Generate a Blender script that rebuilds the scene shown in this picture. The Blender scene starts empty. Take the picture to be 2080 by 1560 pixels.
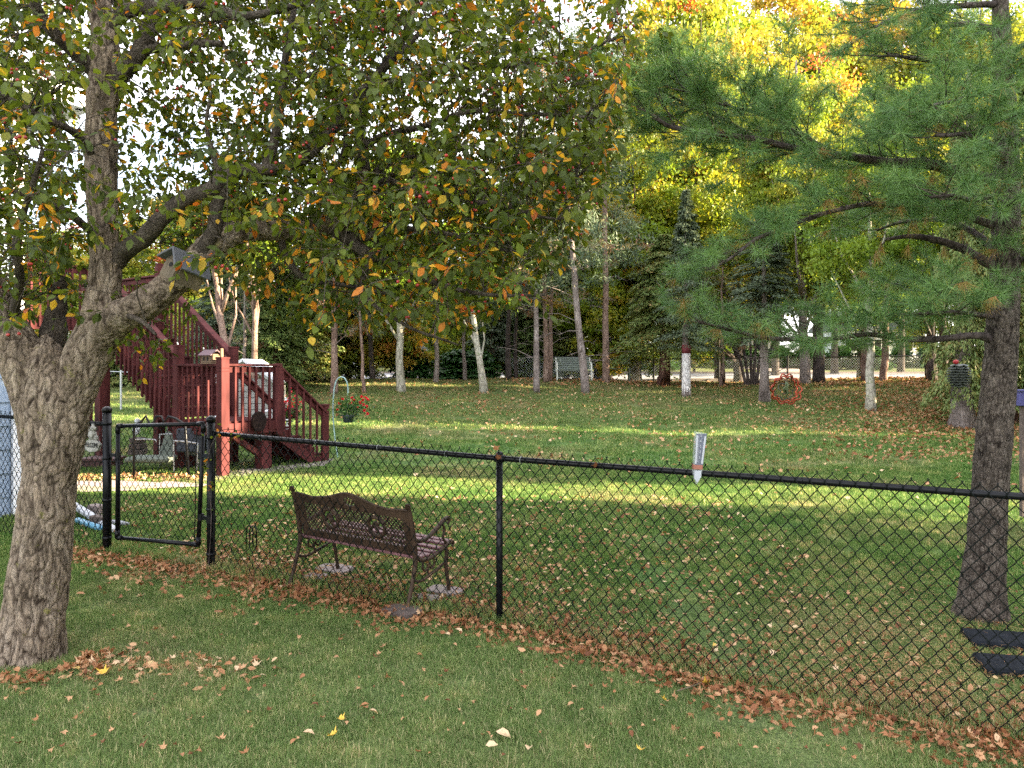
import bpy, math, random
import numpy as np
from mathutils import Vector, Matrix, noise as mnoise
random.seed(7)
rng = np.random.default_rng(7)
R = math.radians
scene = bpy.context.scene
C = scene.collection

# ------------------------------------------------------------------ camera, world, sun
FPX, EYE, HOR = 1500.0, 1.8, 750.0        # focal length in 2080-wide pixels, eye height, horizon row
cam_d = bpy.data.cameras.new('camera')
cam = bpy.data.objects.new('camera', cam_d); C.objects.link(cam)
cam.location = (0, 0, EYE); cam.rotation_euler = (R(90), 0, 0)
cam_d.sensor_width = 36.0; cam_d.lens = 36.0 * FPX / 2080
cam_d.shift_y = (HOR - 780) / 2080
cam_d.clip_start = 0.05; cam_d.clip_end = 2000
scene.camera = cam

SUN_EL, SUN_AZ = 18.0, -7.5               # elevation; direction angle from +X (towards -Y)
S = Vector((math.cos(R(SUN_EL)) * math.cos(R(SUN_AZ)), math.cos(R(SUN_EL)) * math.sin(R(SUN_AZ)), math.sin(R(SUN_EL))))
world = bpy.data.worlds.new('World'); scene.world = world; world.use_nodes = True
wn, wl = world.node_tree.nodes, world.node_tree.links
wn.clear()
wo = wn.new('ShaderNodeOutputWorld'); bg = wn.new('ShaderNodeBackground'); bg.inputs[1].default_value = 0.082
sky = wn.new('ShaderNodeTexSky'); sky.sky_type = 'NISHITA'; sky.sun_disc = False
sky.sun_elevation = R(SUN_EL); sky.sun_rotation = R(90 - SUN_AZ)
sky.air_density = 1.0; sky.dust_density = 1.2; sky.ozone_density = 1.2
tc = wn.new('ShaderNodeTexCoord'); mp = wn.new('ShaderNodeMapping'); mp.inputs['Scale'].default_value = (1.5, 1.5, 4.0)
nz = wn.new('ShaderNodeTexNoise'); nz.inputs['Scale'].default_value = 1.6; nz.inputs['Detail'].default_value = 7
rp = wn.new('ShaderNodeValToRGB'); rp.color_ramp.elements[0].position = 0.38; rp.color_ramp.elements[1].position = 0.62
rp.color_ramp.elements[0].color = (0.22, 0.22, 0.22, 1); rp.color_ramp.elements[1].color = (0.92, 0.92, 0.92, 1)
mx = wn.new('ShaderNodeMixRGB'); mx.inputs[2].default_value = (6.2, 6.0, 6.0, 1)
wl.new(tc.outputs['Generated'], mp.inputs[0]); wl.new(mp.outputs[0], nz.inputs['Vector']); wl.new(nz.outputs[0], rp.inputs[0])
wl.new(rp.outputs[0], mx.inputs[0]); wl.new(sky.outputs[0], mx.inputs[1]); wl.new(mx.outputs[0], bg.inputs[0]); wl.new(bg.outputs[0], wo.inputs[0])
sun_d = bpy.data.lights.new('sun', 'SUN'); sun_d.energy = 4.6; sun_d.angle = R(0.55); sun_d.color = (1.0, 0.83, 0.56)
sun = bpy.data.objects.new('sun', sun_d); C.objects.link(sun)
sun.rotation_euler = S.to_track_quat('Z', 'Y').to_euler(); sun.location = (20, -5, 20)
scene.view_settings.view_transform = 'Standard'; scene.view_settings.look = 'None'
scene.view_settings.exposure = 3.28; scene.view_settings.gamma = 1; scene.view_settings.use_curve_mapping = False
scene.render.engine = 'CYCLES'
scene.cycles.max_bounces = 6; scene.cycles.diffuse_bounces = 3; scene.cycles.transmission_bounces = 6
scene.cycles.transparent_max_bounces = 8; scene.cycles.use_denoising = False; scene.cycles.denoiser = 'OPENIMAGEDENOISE'; scene.cycles.denoising_prefilter = 'ACCURATE'; scene.cycles.caustics_reflective = False; scene.cycles.caustics_refractive = False

# ------------------------------------------------------------------ places
_gy = [-60, 0, 6, 9, 12, 15, 18, 22, 26, 28.5, 31, 33.5, 36, 46, 60, 80, 120, 400]
_gz = [0, 0, 0, 0.01, 0.04, 0.13, 0.32, 0.74, 1.18, 1.40, 1.36, 1.22, 1.19, 1.52, 1.95, 2.7, 4.2, 9.0]
def ground(x, y):
    x = np.asarray(x, float); y = np.asarray(y, float)
    z = sum(np.interp(y + o, _gy, _gz) * k for o, k in ((-1.2, .2), (-.5, .2), (0, .2), (.5, .2), (1.2, .2)))
    crest = np.exp(-((y - 28) / 4.5) ** 2)
    z = z - 0.17 * crest * np.exp(-((x - 7.5) / 4.0) ** 2) + 0.05 * crest * np.clip((x - 13) / 4, 0, 1)
    near = np.clip((10.5 - y) / 4.0, 0, 1)
    sx = np.clip(x / 1.6, 0, 1); sx = sx * sx * (3 - 2 * sx)
    z = z - near * (0.04 + 0.14 * sx) * np.clip((x + 3.5) / 3, 0, 1)
    z = z + 0.018 * np.sin(x * 1.3 + y * .7) * np.sin(y * .9 - x * .4) * np.clip(y / 10, .4, 2.2)
    return z
def gz(x, y): return float(ground(x, y))
def P(px, py, d): return Vector(((px - 1040) / FPX * d, d, EYE - (py - HOR) / FPX * d))
def G(px, py, dmax=60):                    # where the line of sight through a photo point meets the ground
    prev = None
    for d in np.arange(2.5, dmax, .02):
        p = P(px, py, d)
        if p.z <= gz(p.x, p.y): return Vector((p.x, p.y, gz(p.x, p.y)))
    return P(px, py, dmax)
def on(x, y, dz=0.0): return Vector((x, y, gz(x, y) + dz))

# ------------------------------------------------------------------ objects
def tag(o, label=None, cat=None, group=None, kind=None):
    if label: o['label'] = label
    if cat: o['category'] = cat
    if group: o['group'] = group
    if kind: o['kind'] = kind
    return o
def thing(name, label, cat, loc, group=None, rot=0.0):
    o = bpy.data.objects.new(name, None); C.objects.link(o); o.location = loc; o.rotation_euler = (0, 0, rot); o.empty_display_size = .2
    return tag(o, label, cat, group)
def link(name, me, parent=None, world=True):
    """links mesh ME; world=True: its vertices are world coordinates although it has a parent"""
    o = bpy.data.objects.new(name, me); C.objects.link(o)
    if parent is not None:
        o.parent = parent
        if world:
            M = parent_matrix(parent); o.matrix_parent_inverse = M.inverted()
    return o
def parent_matrix(p):
    M = Matrix.LocRotScale(p.location, p.rotation_euler, p.scale)
    return (parent_matrix(p.parent) @ p.matrix_parent_inverse @ M) if p.parent else M

class MB:
    def __init__(s): s.v = []; s.f = []; s.t = []
    def add(s, vs, fs, t=None):
        n = len(s.v); s.v += [tuple(v) for v in vs]; s.f += [tuple(i + n for i in f) for f in fs]
        if t is not None: s.t += [t] * len(vs)
        return s
    def box(s, c, size, ax=None, b=0.0):
        ax = ax or (Vector((1, 0, 0)), Vector((0, 1, 0)), Vector((0, 0, 1))); c = Vector(c)
        h = [k / 2 for k in size]; b = min(b, min(h) * .6)
        if b <= 0:
            vs = [c + ax[0] * h[0] * i + ax[1] * h[1] * j + ax[2] * h[2] * k for i in (-1, 1) for j in (-1, 1) for k in (-1, 1)]
            return s.add(vs, [(0, 1, 3, 2), (4, 6, 7, 5), (0, 4, 5, 1), (2, 3, 7, 6), (0, 2, 6, 4), (1, 5, 7, 3)])
        vs = []; idx = {}
        for i in (-1, 1):
            for j in (-1, 1):
                for k in (-1, 1):
                    for a in range(3):
                        q = [h[0] * i, h[1] * j, h[2] * k]
                        for m, sg in enumerate((i, j, k)):
                            if m != a: q[m] -= b * sg
                        idx[i, j, k, a] = len(vs); vs.append(c + ax[0] * q[0] + ax[1] * q[1] + ax[2] * q[2])
        fs = []
        for a in range(3):
            m, n = [t for t in range(3) if t != a]
            for sg in (-1, 1):
                loop = []
                for (p, q) in ((-1, -1), (1, -1), (1, 1), (-1, 1)):
                    k = [0, 0, 0]; k[a] = sg; k[m] = p; k[n] = q; loop.append(idx[k[0], k[1], k[2], a])
                flip = (sg > 0) == (a == 1)
                fs.append(loop[::-1] if flip else loop)
        for a in range(3):           # edges along axis a
            m, n = [t for t in range(3) if t != a]
            for p in (-1, 1):
                for q in (-1, 1):
                    k0 = [0, 0, 0]; k0[m] = p; k0[n] = q; k1 = list(k0); k0[a] = -1; k1[a] = 1
                    fs.append((idx[k0[0], k0[1], k0[2], m], idx[k1[0], k1[1], k1[2], m], idx[k1[0], k1[1], k1[2], n], idx[k0[0], k0[1], k0[2], n]))
        for i in (-1, 1):
            for j in (-1, 1):
                for k in (-1, 1): fs.append((idx[i, j, k, 0], idx[i, j, k, 1], idx[i, j, k, 2]))
        return s.add(vs, fs)
    def beam(s, a, b, w, h, up=Vector((0, 0, 1)), bev=0.0):
        a = Vector(a); b = Vector(b); d = (b - a); L = d.length; d.normalize()
        x = d.cross(up)
        if x.length < 1e-4: x = d.cross(Vector((1, 0, 0)))
        x.normalize(); z = x.cross(d)
        return s.box((a + b) / 2, (w, L, h), (x, d, z), bev)
    def tube(s, pts, r, n=8, cap=True, closed=False, disp=None, t=None):
        pts = [Vector(p) for p in pts]; m = len(pts)
        rr = r if hasattr(r, '__len__') else [r] * m
        d0 = (pts[1] - pts[0]).normalized(); a = d0.orthogonal().normalized()
        if abs(d0.z) > .8:
            a = Vector((1, 0, 0)); a = (a - d0 * a.dot(d0)).normalized()
        vs = []; fs = []; prev = d0
        for i in range(m):
            if closed: d = (pts[(i + 1) % m] - pts[i - 1]).normalized()
            elif i == 0: d = d0
            elif i == m - 1: d = (pts[i] - pts[i - 1]).normalized()
            else: d = (pts[i + 1] - pts[i - 1]).normalized()
            q = prev.rotation_difference(d); a = (q @ a); a = (a - d * a.dot(d)).normalized(); prev = d
            b = d.cross(a)
            for k in range(n):
                th = 2 * math.pi * k / n; o = a * math.cos(th) + b * math.sin(th); v = pts[i] + o * rr[i]
                if disp: v = v + o * disp(v, rr[i], th)
                vs.append(v)
        seg = m if closed else m - 1
        for i in range(seg):
            for k in range(n):
                i2 = (i + 1) % m; fs.append((i * n + k, i * n + (k + 1) % n, i2 * n + (k + 1) % n, i2 * n + k))
        if cap and not closed:
            fs.append(tuple(range(n))[::-1]); fs.append(tuple((m - 1) * n + k for k in range(n)))
        return s.add(vs, fs, t)
    def lathe(s, c, prof, n=16, ax=None):
        c = Vector(c); ax = ax or (Vector((1, 0, 0)), Vector((0, 1, 0)), Vector((0, 0, 1)))
        vs = []; fs = []
        for (r, z) in prof:
            for k in range(n):
                th = 2 * math.pi * k / n; vs.append(c + ax[0] * r * math.cos(th) + ax[1] * r * math.sin(th) + ax[2] * z)
        for i in range(len(prof) - 1):
            for k in range(n): fs.append((i * n + k, i * n + (k + 1) % n, (i + 1) * n + (k + 1) % n, (i + 1) * n + k))
        fs.append(tuple(range(n))[::-1]); fs.append(tuple((len(prof) - 1) * n + k for k in range(n)))
        return s.add(vs, fs)
    def prism(s, outline, o, ax, thick):
        """outline of (a, b) in plane ax0/ax1 at O, extruded along ax2 both ways"""
        o = Vector(o); n = len(outline)
        vs = [o + ax[0] * a + ax[1] * b + ax[2] * (thick / 2 * sg) for sg in (-1, 1) for (a, b) in outline]
        fs = [tuple(range(n))[::-1], tuple(n + k for k in range(n))] + [(k, (k + 1) % n, n + (k + 1) % n, n + k) for k in range(n)]
        return s.add(vs, fs)
    def mesh(s, name, mat, smooth=False):
        me = bpy.data.meshes.new(name); me.from_pydata(s.v, [], s.f)
        if s.t and len(s.t) == len(s.v):
            at = me.attributes.new('tint', 'FLOAT', 'POINT'); at.data.foreach_set('value', np.array(s.t, np.float32))
        if mat: me.materials.append(mat)
        if smooth: me.polygons.foreach_set('use_smooth', [True] * len(me.polygons))
        me.update(); return me
    def build(s, name, mat, parent=None, smooth=False, world=True, kind=None, label=None):
        o = link(name, s.mesh(name, mat, smooth), parent, world)
        if kind: o['kind'] = kind
        if label: o['label'] = label
        return o

def np_mesh(name, V, F, mat, tint=None, smooth=False):
    """V (n,3), F (m,k) arrays"""
    me = bpy.data.meshes.new(name); k = F.shape[1]
    me.vertices.add(len(V)); me.vertices.foreach_set('co', np.ascontiguousarray(V, np.float32).ravel())
    me.loops.add(F.size); me.loops.foreach_set('vertex_index', np.ascontiguousarray(F, np.int32).ravel())
    me.polygons.add(len(F)); me.polygons.foreach_set('loop_start', np.arange(0, F.size, k, dtype=np.int32))
    me.polygons.foreach_set('loop_total', np.full(len(F), k, np.int32))
    if smooth: me.polygons.foreach_set('use_smooth', np.ones(len(F), bool))
    if tint is not None:
        at = me.attributes.new('tint', 'FLOAT', 'POINT'); at.data.foreach_set('value', np.ascontiguousarray(tint, np.float32))
    me.update(calc_edges=True)
    if mat: me.materials.append(mat)
    return me
def unit(a): return a / np.maximum(np.linalg.norm(a, axis=1, keepdims=True), 1e-9)
def leaves(name, pos, d, nrm, size, tint, TV, TF, mat, width=None):
    """a template leaf TV (x width, y length, z normal) set at every pos"""
    n = len(pos); d = unit(d); x = unit(np.cross(d, nrm)); z = np.cross(x, d)
    TV = np.asarray(TV, float); TF = np.asarray(TF); s = size[:, None, None]
    w = (np.ones(n) if width is None else width)[:, None, None]
    V = pos[:, None, :] + s * (TV[None, :, 0:1] * w * x[:, None, :] + TV[None, :, 1:2] * d[:, None, :] + TV[None, :, 2:3] * z[:, None, :])
    F = TF[None, :, :] + (np.arange(n) * len(TV))[:, None, None]
    return np_mesh(name, V.reshape(-1, 3), F.reshape(-1, TF.shape[1]), mat, np.repeat(tint, len(TV)))
OVAL = ([(0, 0, 0), (-.27, .33, .05), (.27, .33, .05), (-.23, .68, .04), (.23, .68, .04), (0, 1, -.08), (0, .5, -.03)],
        [(0, 2, 6), (0, 6, 1), (6, 2, 4), (6, 3, 1), (6, 4, 5), (6, 5, 3)])
KITE = ([(0, 0, 0), (.42, .5, .08), (0, 1, 0), (-.42, .45, -.05)], [(0, 1, 2, 3)])
SPRIG = ([(0, 0, 0), (.2, .45, .05), (0, 1, -.12), (-.2, .4, 0)], [(0, 1, 2, 3)])
def maple_template(seed):
    r = random.Random(seed); pts = []
    ang = [-90, -58, -35, -12, 8, 30, 52, 72, 90, 108, 128, 150, 172, 192, 215, 238]
    rad = [.30, .42, .62, .36, .80, .50, .58, .48, 1.0, .48, .58, .50, .80, .36, .62, .42]
    vs = [(0, 0.35, -.02)]
    c1, c2, c3 = r.uniform(-1.1, 1.5), r.uniform(-.9, 1.1), r.uniform(-.9, .9)
    for a, q in zip(ang, rad):
        x = math.cos(R(a)) * q * .62 * r.uniform(.85, 1.1); y = .35 + math.sin(R(a)) * q * .62 * r.uniform(.85, 1.1)
        vs.append((x, y, c1 * x * x * 1.6 + c2 * (y - .35) ** 2 + c3 * x * (y - .3) + r.uniform(-.03, .03)))
    n = len(ang)
    return vs, [(0, 1 + k, 1 + (k + 1) % n) for k in range(n)]
def oval_curl(seed):
    r = random.Random(seed); c = r.uniform(-.5, .7); e = r.uniform(-.3, .5)
    return [(x, y, z + c * x * x * 2 + e * (y - .5) ** 2) for (x, y, z) in OVAL[0]], OVAL[1]

# ------------------------------------------------------------------ materials
def mat(name):
    m = bpy.data.materials.new(name); m.use_nodes = True; nt = m.node_tree
    b = nt.nodes['Principled BSDF']; return m, nt.nodes, nt.links, b
def rampnode(N, stops):
    r = N.new('ShaderNodeValToRGB'); cr = r.color_ramp
    while len(cr.elements) < len(stops): cr.elements.new(.5)
    for e, (p, c) in zip(cr.elements, stops): e.position = p; e.color = (*c, 1)
    return r
def simple(name, col, rough=.6, metal=0.0, var=.15, scale=8.0, bump=0.0, spec=.5, stretch=(1, 1, 1), bscale=None):
    m, N, L, b = mat(name)
    tcn = N.new('ShaderNodeTexCoord'); mpn = N.new('ShaderNodeMapping'); mpn.inputs['Scale'].default_value = stretch
    n = N.new('ShaderNodeTexNoise'); n.inputs['Scale'].default_value = scale; n.inputs['Detail'].default_value = 6
    L.new(tcn.outputs['Object'], mpn.inputs[0]); L.new(mpn.outputs[0], n.inputs['Vector'])
    r = rampnode(N, [(.3, tuple(c * (1 - var) for c in col)), (.7, tuple(min(1, c * (1 + var)) for c in col))])
    L.new(n.outputs[0], r.inputs[0]); L.new(r.outputs[0], b.inputs['Base Color'])
    b.inputs['Roughness'].default_value = rough; b.inputs['Metallic'].default_value = metal; b.inputs['Specular IOR Level'].default_value = spec
    if bump:
        n2 = N.new('ShaderNodeTexNoise'); n2.inputs['Scale'].default_value = bscale or scale * 3; n2.inputs['Detail'].default_value = 5
        L.new(mpn.outputs[0], n2.inputs['Vector'])
        bp = N.new('ShaderNodeBump'); bp.inputs['Strength'].default_value = bump; bp.inputs['Distance'].default_value = .01
        L.new(n2.outputs[0], bp.inputs['Height']); L.new(bp.outputs[0], b.inputs['Normal'])
    return m
def leafmat(name, stops, trans=.35, rough=.5, spec=.3, boost=1.25, spots=None):
    m, N, L, b = mat(name)
    a = N.new('ShaderNodeAttribute'); a.attribute_name = 'tint'
    r = rampnode(N, stops); L.new(a.outputs['Fac'], r.inputs[0]); col = r.outputs[0]
    if spots:
        n = N.new('ShaderNodeTexNoise'); n.inputs['Scale'].default_value = spots[0]; n.inputs['Detail'].default_value = 3
        g = N.new('ShaderNodeNewGeometry'); L.new(g.outputs['Position'], n.inputs['Vector'])
        rr = rampnode(N, [(.55, (1, 1, 1)), (.66, spots[1])]); L.new(n.outputs[0], rr.inputs[0])
        q = N.new('ShaderNodeMixRGB'); q.blend_type = 'MULTIPLY'; q.inputs[0].default_value = 1; L.new(col, q.inputs[1]); L.new(rr.outputs[0], q.inputs[2]); col = q.outputs[0]
    L.new(col, b.inputs['Base Color']); b.inputs['Roughness'].default_value = rough; b.inputs['Specular IOR Level'].default_value = spec
    if trans > 0:
        t = N.new('ShaderNodeBsdfTranslucent'); mixn = N.new('ShaderNodeMixShader'); mixn.inputs[0].default_value = trans
        h = N.new('ShaderNodeMixRGB'); h.blend_type = 'MULTIPLY'; h.inputs[0].default_value = 1; h.inputs[2].default_value = (boost * 1.1, boost, boost * .5, 1)
        L.new(col, h.inputs[1]); L.new(h.outputs[0], t.inputs[0])
        L.new(b.outputs[0], mixn.inputs[1]); L.new(t.outputs[0], mixn.inputs[2]); L.new(mixn.outputs[0], N['Material Output'].inputs[0])
    return m
def barkmat(name, dark, mid, light, scale=18, zs=.35, bump=.8, dist=.02, lichen=None, crack=.10, fine=False):
    m, N, L, b = mat(name)
    g = N.new('ShaderNodeTexCoord'); mpn = N.new('ShaderNodeMapping'); mpn.inputs['Scale'].default_value = (1, 1, zs)
    L.new(g.outputs['Object'], mpn.inputs[0])
    nd = N.new('ShaderNodeTexNoise'); nd.inputs['Scale'].default_value = scale * .5; nd.inputs['Detail'].default_value = 4
    L.new(mpn.outputs[0], nd.inputs['Vector'])
    add = N.new('ShaderNodeMixRGB'); add.blend_type = 'LINEAR_LIGHT'; add.inputs[0].default_value = .12
    L.new(mpn.outputs[0], add.inputs[1]); L.new(nd.outputs['Color'], add.inputs[2])
    v = N.new('ShaderNodeTexVoronoi'); v.feature = 'DISTANCE_TO_EDGE'; v.inputs['Scale'].default_value = scale
    L.new(add.outputs[0], v.inputs['Vector'])
    n1 = N.new('ShaderNodeTexNoise'); n1.inputs['Scale'].default_value = scale * .35; n1.inputs['Detail'].default_value = 8; n1.inputs['Roughness'].default_value = .65
    L.new(mpn.outputs[0], n1.inputs['Vector'])
    r1 = rampnode(N, [(.3, dark), (.5, mid), (.7, light)]); L.new(n1.outputs[0], r1.inputs[0])
    rc = rampnode(N, [(0.0, (.22, .2, .19)), (crack, (1, 1, 1))]); L.new(v.outputs['Distance'], rc.inputs[0])
    mu = N.new('ShaderNodeMixRGB'); mu.blend_type = 'MULTIPLY'; mu.inputs[0].default_value = .75; L.new(r1.outputs[0], mu.inputs[1]); L.new(rc.outputs[0], mu.inputs[2])
    col = mu.outputs[0]
    if fine:
        at = N.new('ShaderNodeAttribute'); at.attribute_name = 'tint'; ra = rampnode(N, [(0.0, (.12, .10, .09)), (.32, (.70, .67, .64)), (.6, (1.05, 1.05, 1.05)), (1, (1.3, 1.27, 1.22))]); L.new(at.outputs['Fac'], ra.inputs[0])
        ma = N.new('ShaderNodeMixRGB'); ma.blend_type = 'MULTIPLY'; ma.inputs[0].default_value = 1; L.new(col, ma.inputs[1]); L.new(ra.outputs[0], ma.inputs[2]); col = ma.outputs[0]
        nf = N.new('ShaderNodeTexNoise'); nf.inputs['Scale'].default_value = 55; nf.inputs['Detail'].default_value = 8; nf.inputs['Roughness'].default_value = .8; L.new(mpn.outputs[0], nf.inputs['Vector'])
        rf = rampnode(N, [(.3, (.55, .53, .5)), (.5, (1, 1, 1)), (.7, (1.45, 1.4, 1.35))]); L.new(nf.outputs[0], rf.inputs[0])
        mf = N.new('ShaderNodeMixRGB'); mf.blend_type = 'MULTIPLY'; mf.inputs[0].default_value = 1; L.new(col, mf.inputs[1]); L.new(rf.outputs[0], mf.inputs[2]); col = mf.outputs[0]
    if lichen:
        n3 = N.new('ShaderNodeTexNoise'); n3.inputs['Scale'].default_value = 9; n3.inputs['Detail'].default_value = 9; n3.inputs['Roughness'].default_value = .75
        L.new(g.outputs['Object'], n3.inputs['Vector']); r3 = rampnode(N, [(lichen[1], (0, 0, 0)), (lichen[1] + .06, (1, 1, 1))]); L.new(n3.outputs[0], r3.inputs[0])
        q = N.new('ShaderNodeMixRGB'); q.inputs[2].default_value = (*lichen[0], 1); L.new(r3.outputs[0], q.inputs[0]); L.new(col, q.inputs[1]); col = q.outputs[0]
    L.new(col, b.inputs['Base Color']); b.inputs['Roughness'].default_value = .9; b.inputs['Specular IOR Level'].default_value = .2
    h = N.new('ShaderNodeMath'); h.operation = 'MINIMUM'; h.inputs[1].default_value = .16; L.new(v.outputs['Distance'], h.inputs[0])
    h2 = N.new('ShaderNodeMath'); h2.operation = 'MULTIPLY_ADD'; h2.inputs[1].default_value = 3.0; L.new(h.outputs[0], h2.inputs[0]); L.new(n1.outputs[0], h2.inputs[2])
    if fine:
        h3 = N.new('ShaderNodeMath'); h3.operation = 'MULTIPLY_ADD'; h3.inputs[1].default_value = .9; L.new(nf.outputs[0], h3.inputs[0]); L.new(h2.outputs[0], h3.inputs[2]); h2 = h3
    bp = N.new('ShaderNodeBump'); bp.inputs['Strength'].default_value = bump; bp.inputs['Distance'].default_value = dist
    L.new(h2.outputs[0], bp.inputs['Height']); L.new(bp.outputs[0], b.inputs['Normal'])
    return m

M_black = simple('black_vinyl', (.0045, .0045, .006), rough=.35, var=.25, spec=.22)
M_wire = simple('green_black_vinyl_wire', (.0035, .0055, .005), rough=.5, var=.2, spec=.12)
M_deck = simple('red_brown_deck_stain', (.074, .021, .021), rough=.78, spec=.10, var=.42, scale=7, bump=.35, bscale=30, stretch=(1, 1, .25))
M_deckd = simple('worn_deck_stain', (.060, .018, .018), rough=.8, spec=.1, var=.35, scale=6, bump=.4, bscale=26)
M_bronze = simple('weathered_bronze_cast_iron', (.050, .030, .019), rough=.6, metal=.05, spec=.2, var=.45, scale=14, bump=.3)
M_slat = simple('plum_brown_seat_wood', (.16, .07, .075), rough=.5, var=.25, scale=9, stretch=(.3, 1, 1), bump=.3)
M_stone = simple('pink_grey_paver', (.21, .165, .155), rough=.9, var=.2, scale=14, bump=.6)
M_stoned = simple('dark_brown_stone_block', (.095, .07, .06), rough=.9, var=.3, scale=14, bump=.6)
M_concrete = simple('pinkish_path_slab', (.27, .215, .195), rough=.9, var=.12, scale=5, bump=.4, bscale=60)
M_asphalt = simple('pale_road_asphalt', (.22, .215, .23), rough=.9, var=.12, scale=1.2)
M_siding = simple('pale_blue_siding', (.24, .31, .42), rough=.55, var=.06, scale=3, bump=.25, bscale=40, stretch=(1, 1, 6))
M_white = simple('white_paint', (.75, .76, .80), rough=.5, var=.05)
M_greyplastic = simple('grey_plastic', (.30, .31, .34), rough=.4, var=.1)
M_bluepipe = simple('blue_pvc', (.10, .27, .40), rough=.4, var=.12)
M_birdwood = simple('weathered_birdhouse_wood', (.13, .10, .065), rough=.85, var=.4, scale=12, bump=.6, stretch=(1, 1, .25))
M_birdroof = simple('grey_board_roof', (.085, .088, .10), rough=.7, var=.12, scale=20, bump=.2)
M_dark = simple('dark_hollow', (.006, .005, .005), rough=.9, var=.1)
M_steel = simple('galvanised_steel', (.42, .44, .46), rough=.4, metal=.6, var=.1)
M_silverframe = simple('worn_aluminium_tube', (.45, .45, .46), rough=.35, metal=.7, var=.1)
M_sling = simple('grey_green_sling_fabric', (.13, .15, .12), rough=.8, var=.25, scale=30)
M_darkcloth = simple('dark_slate_cloth', (.035, .04, .055), rough=.8, var=.2)
M_hook = simple('blue_green_hook_metal', (.28, .42, .42), rough=.5, metal=.2, var=.3, scale=10)
M_pot = simple('dark_blue_grey_pot', (.045, .06, .08), rough=.5, var=.15)
M_rubber = simple('black_rubber_mat', (.010, .012, .016), rough=.85, spec=.12, var=.35, scale=20, bump=.5)
M_glider = simple('cream_tube_paint', (.68, .68, .60), rough=.4, var=.06)
M_greenslat = simple('grey_green_slat', (.16, .19, .16), rough=.6, var=.15)
M_terracotta = simple('dark_maroon_planter', (.09, .035, .035), rough=.6, var=.2)
M_brickhouse = simple('tan_log_siding', (.16, .10, .06), rough=.8, var=.3, scale=30, bump=.4)
M_purpleroof = simple('dusty_plum_roof', (.11, .055, .065), rough=.7, var=.2)
M_purple = simple('blue_violet_paint', (.06, .055, .18), rough=.5, var=.1)
M_copper = simple('red_copper_lacquer', (.30, .045, .018), rough=.28, metal=.6, var=.3, scale=10)
M_darkmetal = simple('dark_oiled_metal', (.03, .032, .03), rough=.45, metal=.4, var=.2)
M_feeder = simple('grey_green_metal_scales', (.075, .085, .075), rough=.5, metal=.3, var=.35, scale=20)
M_redflower = leafmat('red_petals', [(0, (.55, .01, .03)), (1, (.75, .06, .09))], trans=.3)
M_statue = simple('weathered_resin', (.30, .29, .26), rough=.8, var=.35, scale=30, bump=.4)
M_lettering = simple('dark_lettering', (.02, .018, .015), rough=.7, var=.1)
M_red = simple('red_paint', (.45, .02, .03), rough=.5, var=.1)
M_whitebark = barkmat('white_painted_bark', (.42, .38, .37), (.62, .58, .56), (.72, .70, .68), scale=9, zs=.5, bump=.8)
M_maroon = simple('maroon_paint_band', (.14, .02, .025), rough=.7, var=.2)

BK_crab = barkmat('crabapple_bark', (.115, .09, .067), (.21, .165, .125), (.32, .265, .21), scale=30, zs=.35, bump=.7, dist=.015, lichen=((.20, .18, .06), .60), crack=.05, fine=True)
BK_limb = barkmat('crown_shade_limb_bark', (.035, .028, .023), (.085, .068, .052), (.15, .125, .10), scale=30, zs=.8, bump=.9, dist=.012, crack=.08)  # limb bark darker than the trunk, crown shade put into its colour
BK_pine = barkmat('white_pine_bark', (.06, .05, .042), (.12, .098, .082), (.20, .17, .145), scale=40, zs=.6, bump=.9, dist=.012, lichen=((.36, .37, .32), .66), crack=.09, fine=True)
BK_grey = barkmat('grey_conifer_bark', (.12, .095, .085), (.24, .195, .175), (.36, .31, .29), scale=14, zs=.5, bump=.8, crack=.1)
BK_pink = barkmat('pinkish_scaly_bark', (.13, .08, .06), (.25, .165, .13), (.36, .26, .215), scale=12, zs=.5, bump=.8, crack=.1)
BK_dark = barkmat('dark_trunk_bark', (.035, .026, .024), (.075, .058, .052), (.14, .11, .10), scale=12, zs=.4, bump=.8)
BK_red = barkmat('red_brown_cedar_bark', (.06, .025, .018), (.12, .055, .04), (.20, .11, .08), scale=12, zs=.15, bump=.8)
BK_light = barkmat('pale_smooth_bark', (.22, .20, .15), (.38, .35, .28), (.50, .48, .40), scale=8, zs=.5, bump=.5, lichen=((.16, .20, .09), .56))
LF_crab = leafmat('crabapple_leaf', [(0, (.042, .066, .010)), (.35, (.088, .122, .016)), (.62, (.135, .18, .024)), (.80, (.30, .26, .03)), (.86, (.60, .38, .03)), (.95, (.62, .24, .025)), (1, (.38, .09, .02))], trans=.48, rough=.5, spec=.28, spots=(90, (.72, .62, .5)))
LF_maple = leafmat('maple_leaf', [(0, (.080, .150, .020)), (.35, (.18, .27, .030)), (.55, (.23, .28, .035)), (.78, (.40, .30, .045)), (.92, (.48, .22, .04)), (1, (.46, .12, .045))], trans=.45, boost=1.15)
LF_cedar = leafmat('cedar_spray', [(0, (.070, .115, .034)), (.5, (.15, .21, .06)), (.8, (.20, .19, .055)), (1, (.36, .20, .08))], trans=.15)
LF_spruce = leafmat('spruce_needles', [(0, (.06, .085, .050)), (.6, (.115, .15, .090)), (1, (.19, .22, .13))], trans=.1)
LF_redpine = leafmat('sparse_pine_needles', [(0, (.05, .085, .045)), (.5, (.11, .15, .085)), (.75, (.20, .17, .10)), (1, (.33, .16, .10))], trans=.15)
LF_needle = leafmat('white_pine_needle', [(0, (.060, .130, .042)), (.5, (.125, .235, .072)), (.88, (.21, .34, .105)), (.95, (.30, .22, .06)), (1, (.33, .16, .05))], trans=.22, rough=.45)
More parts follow.
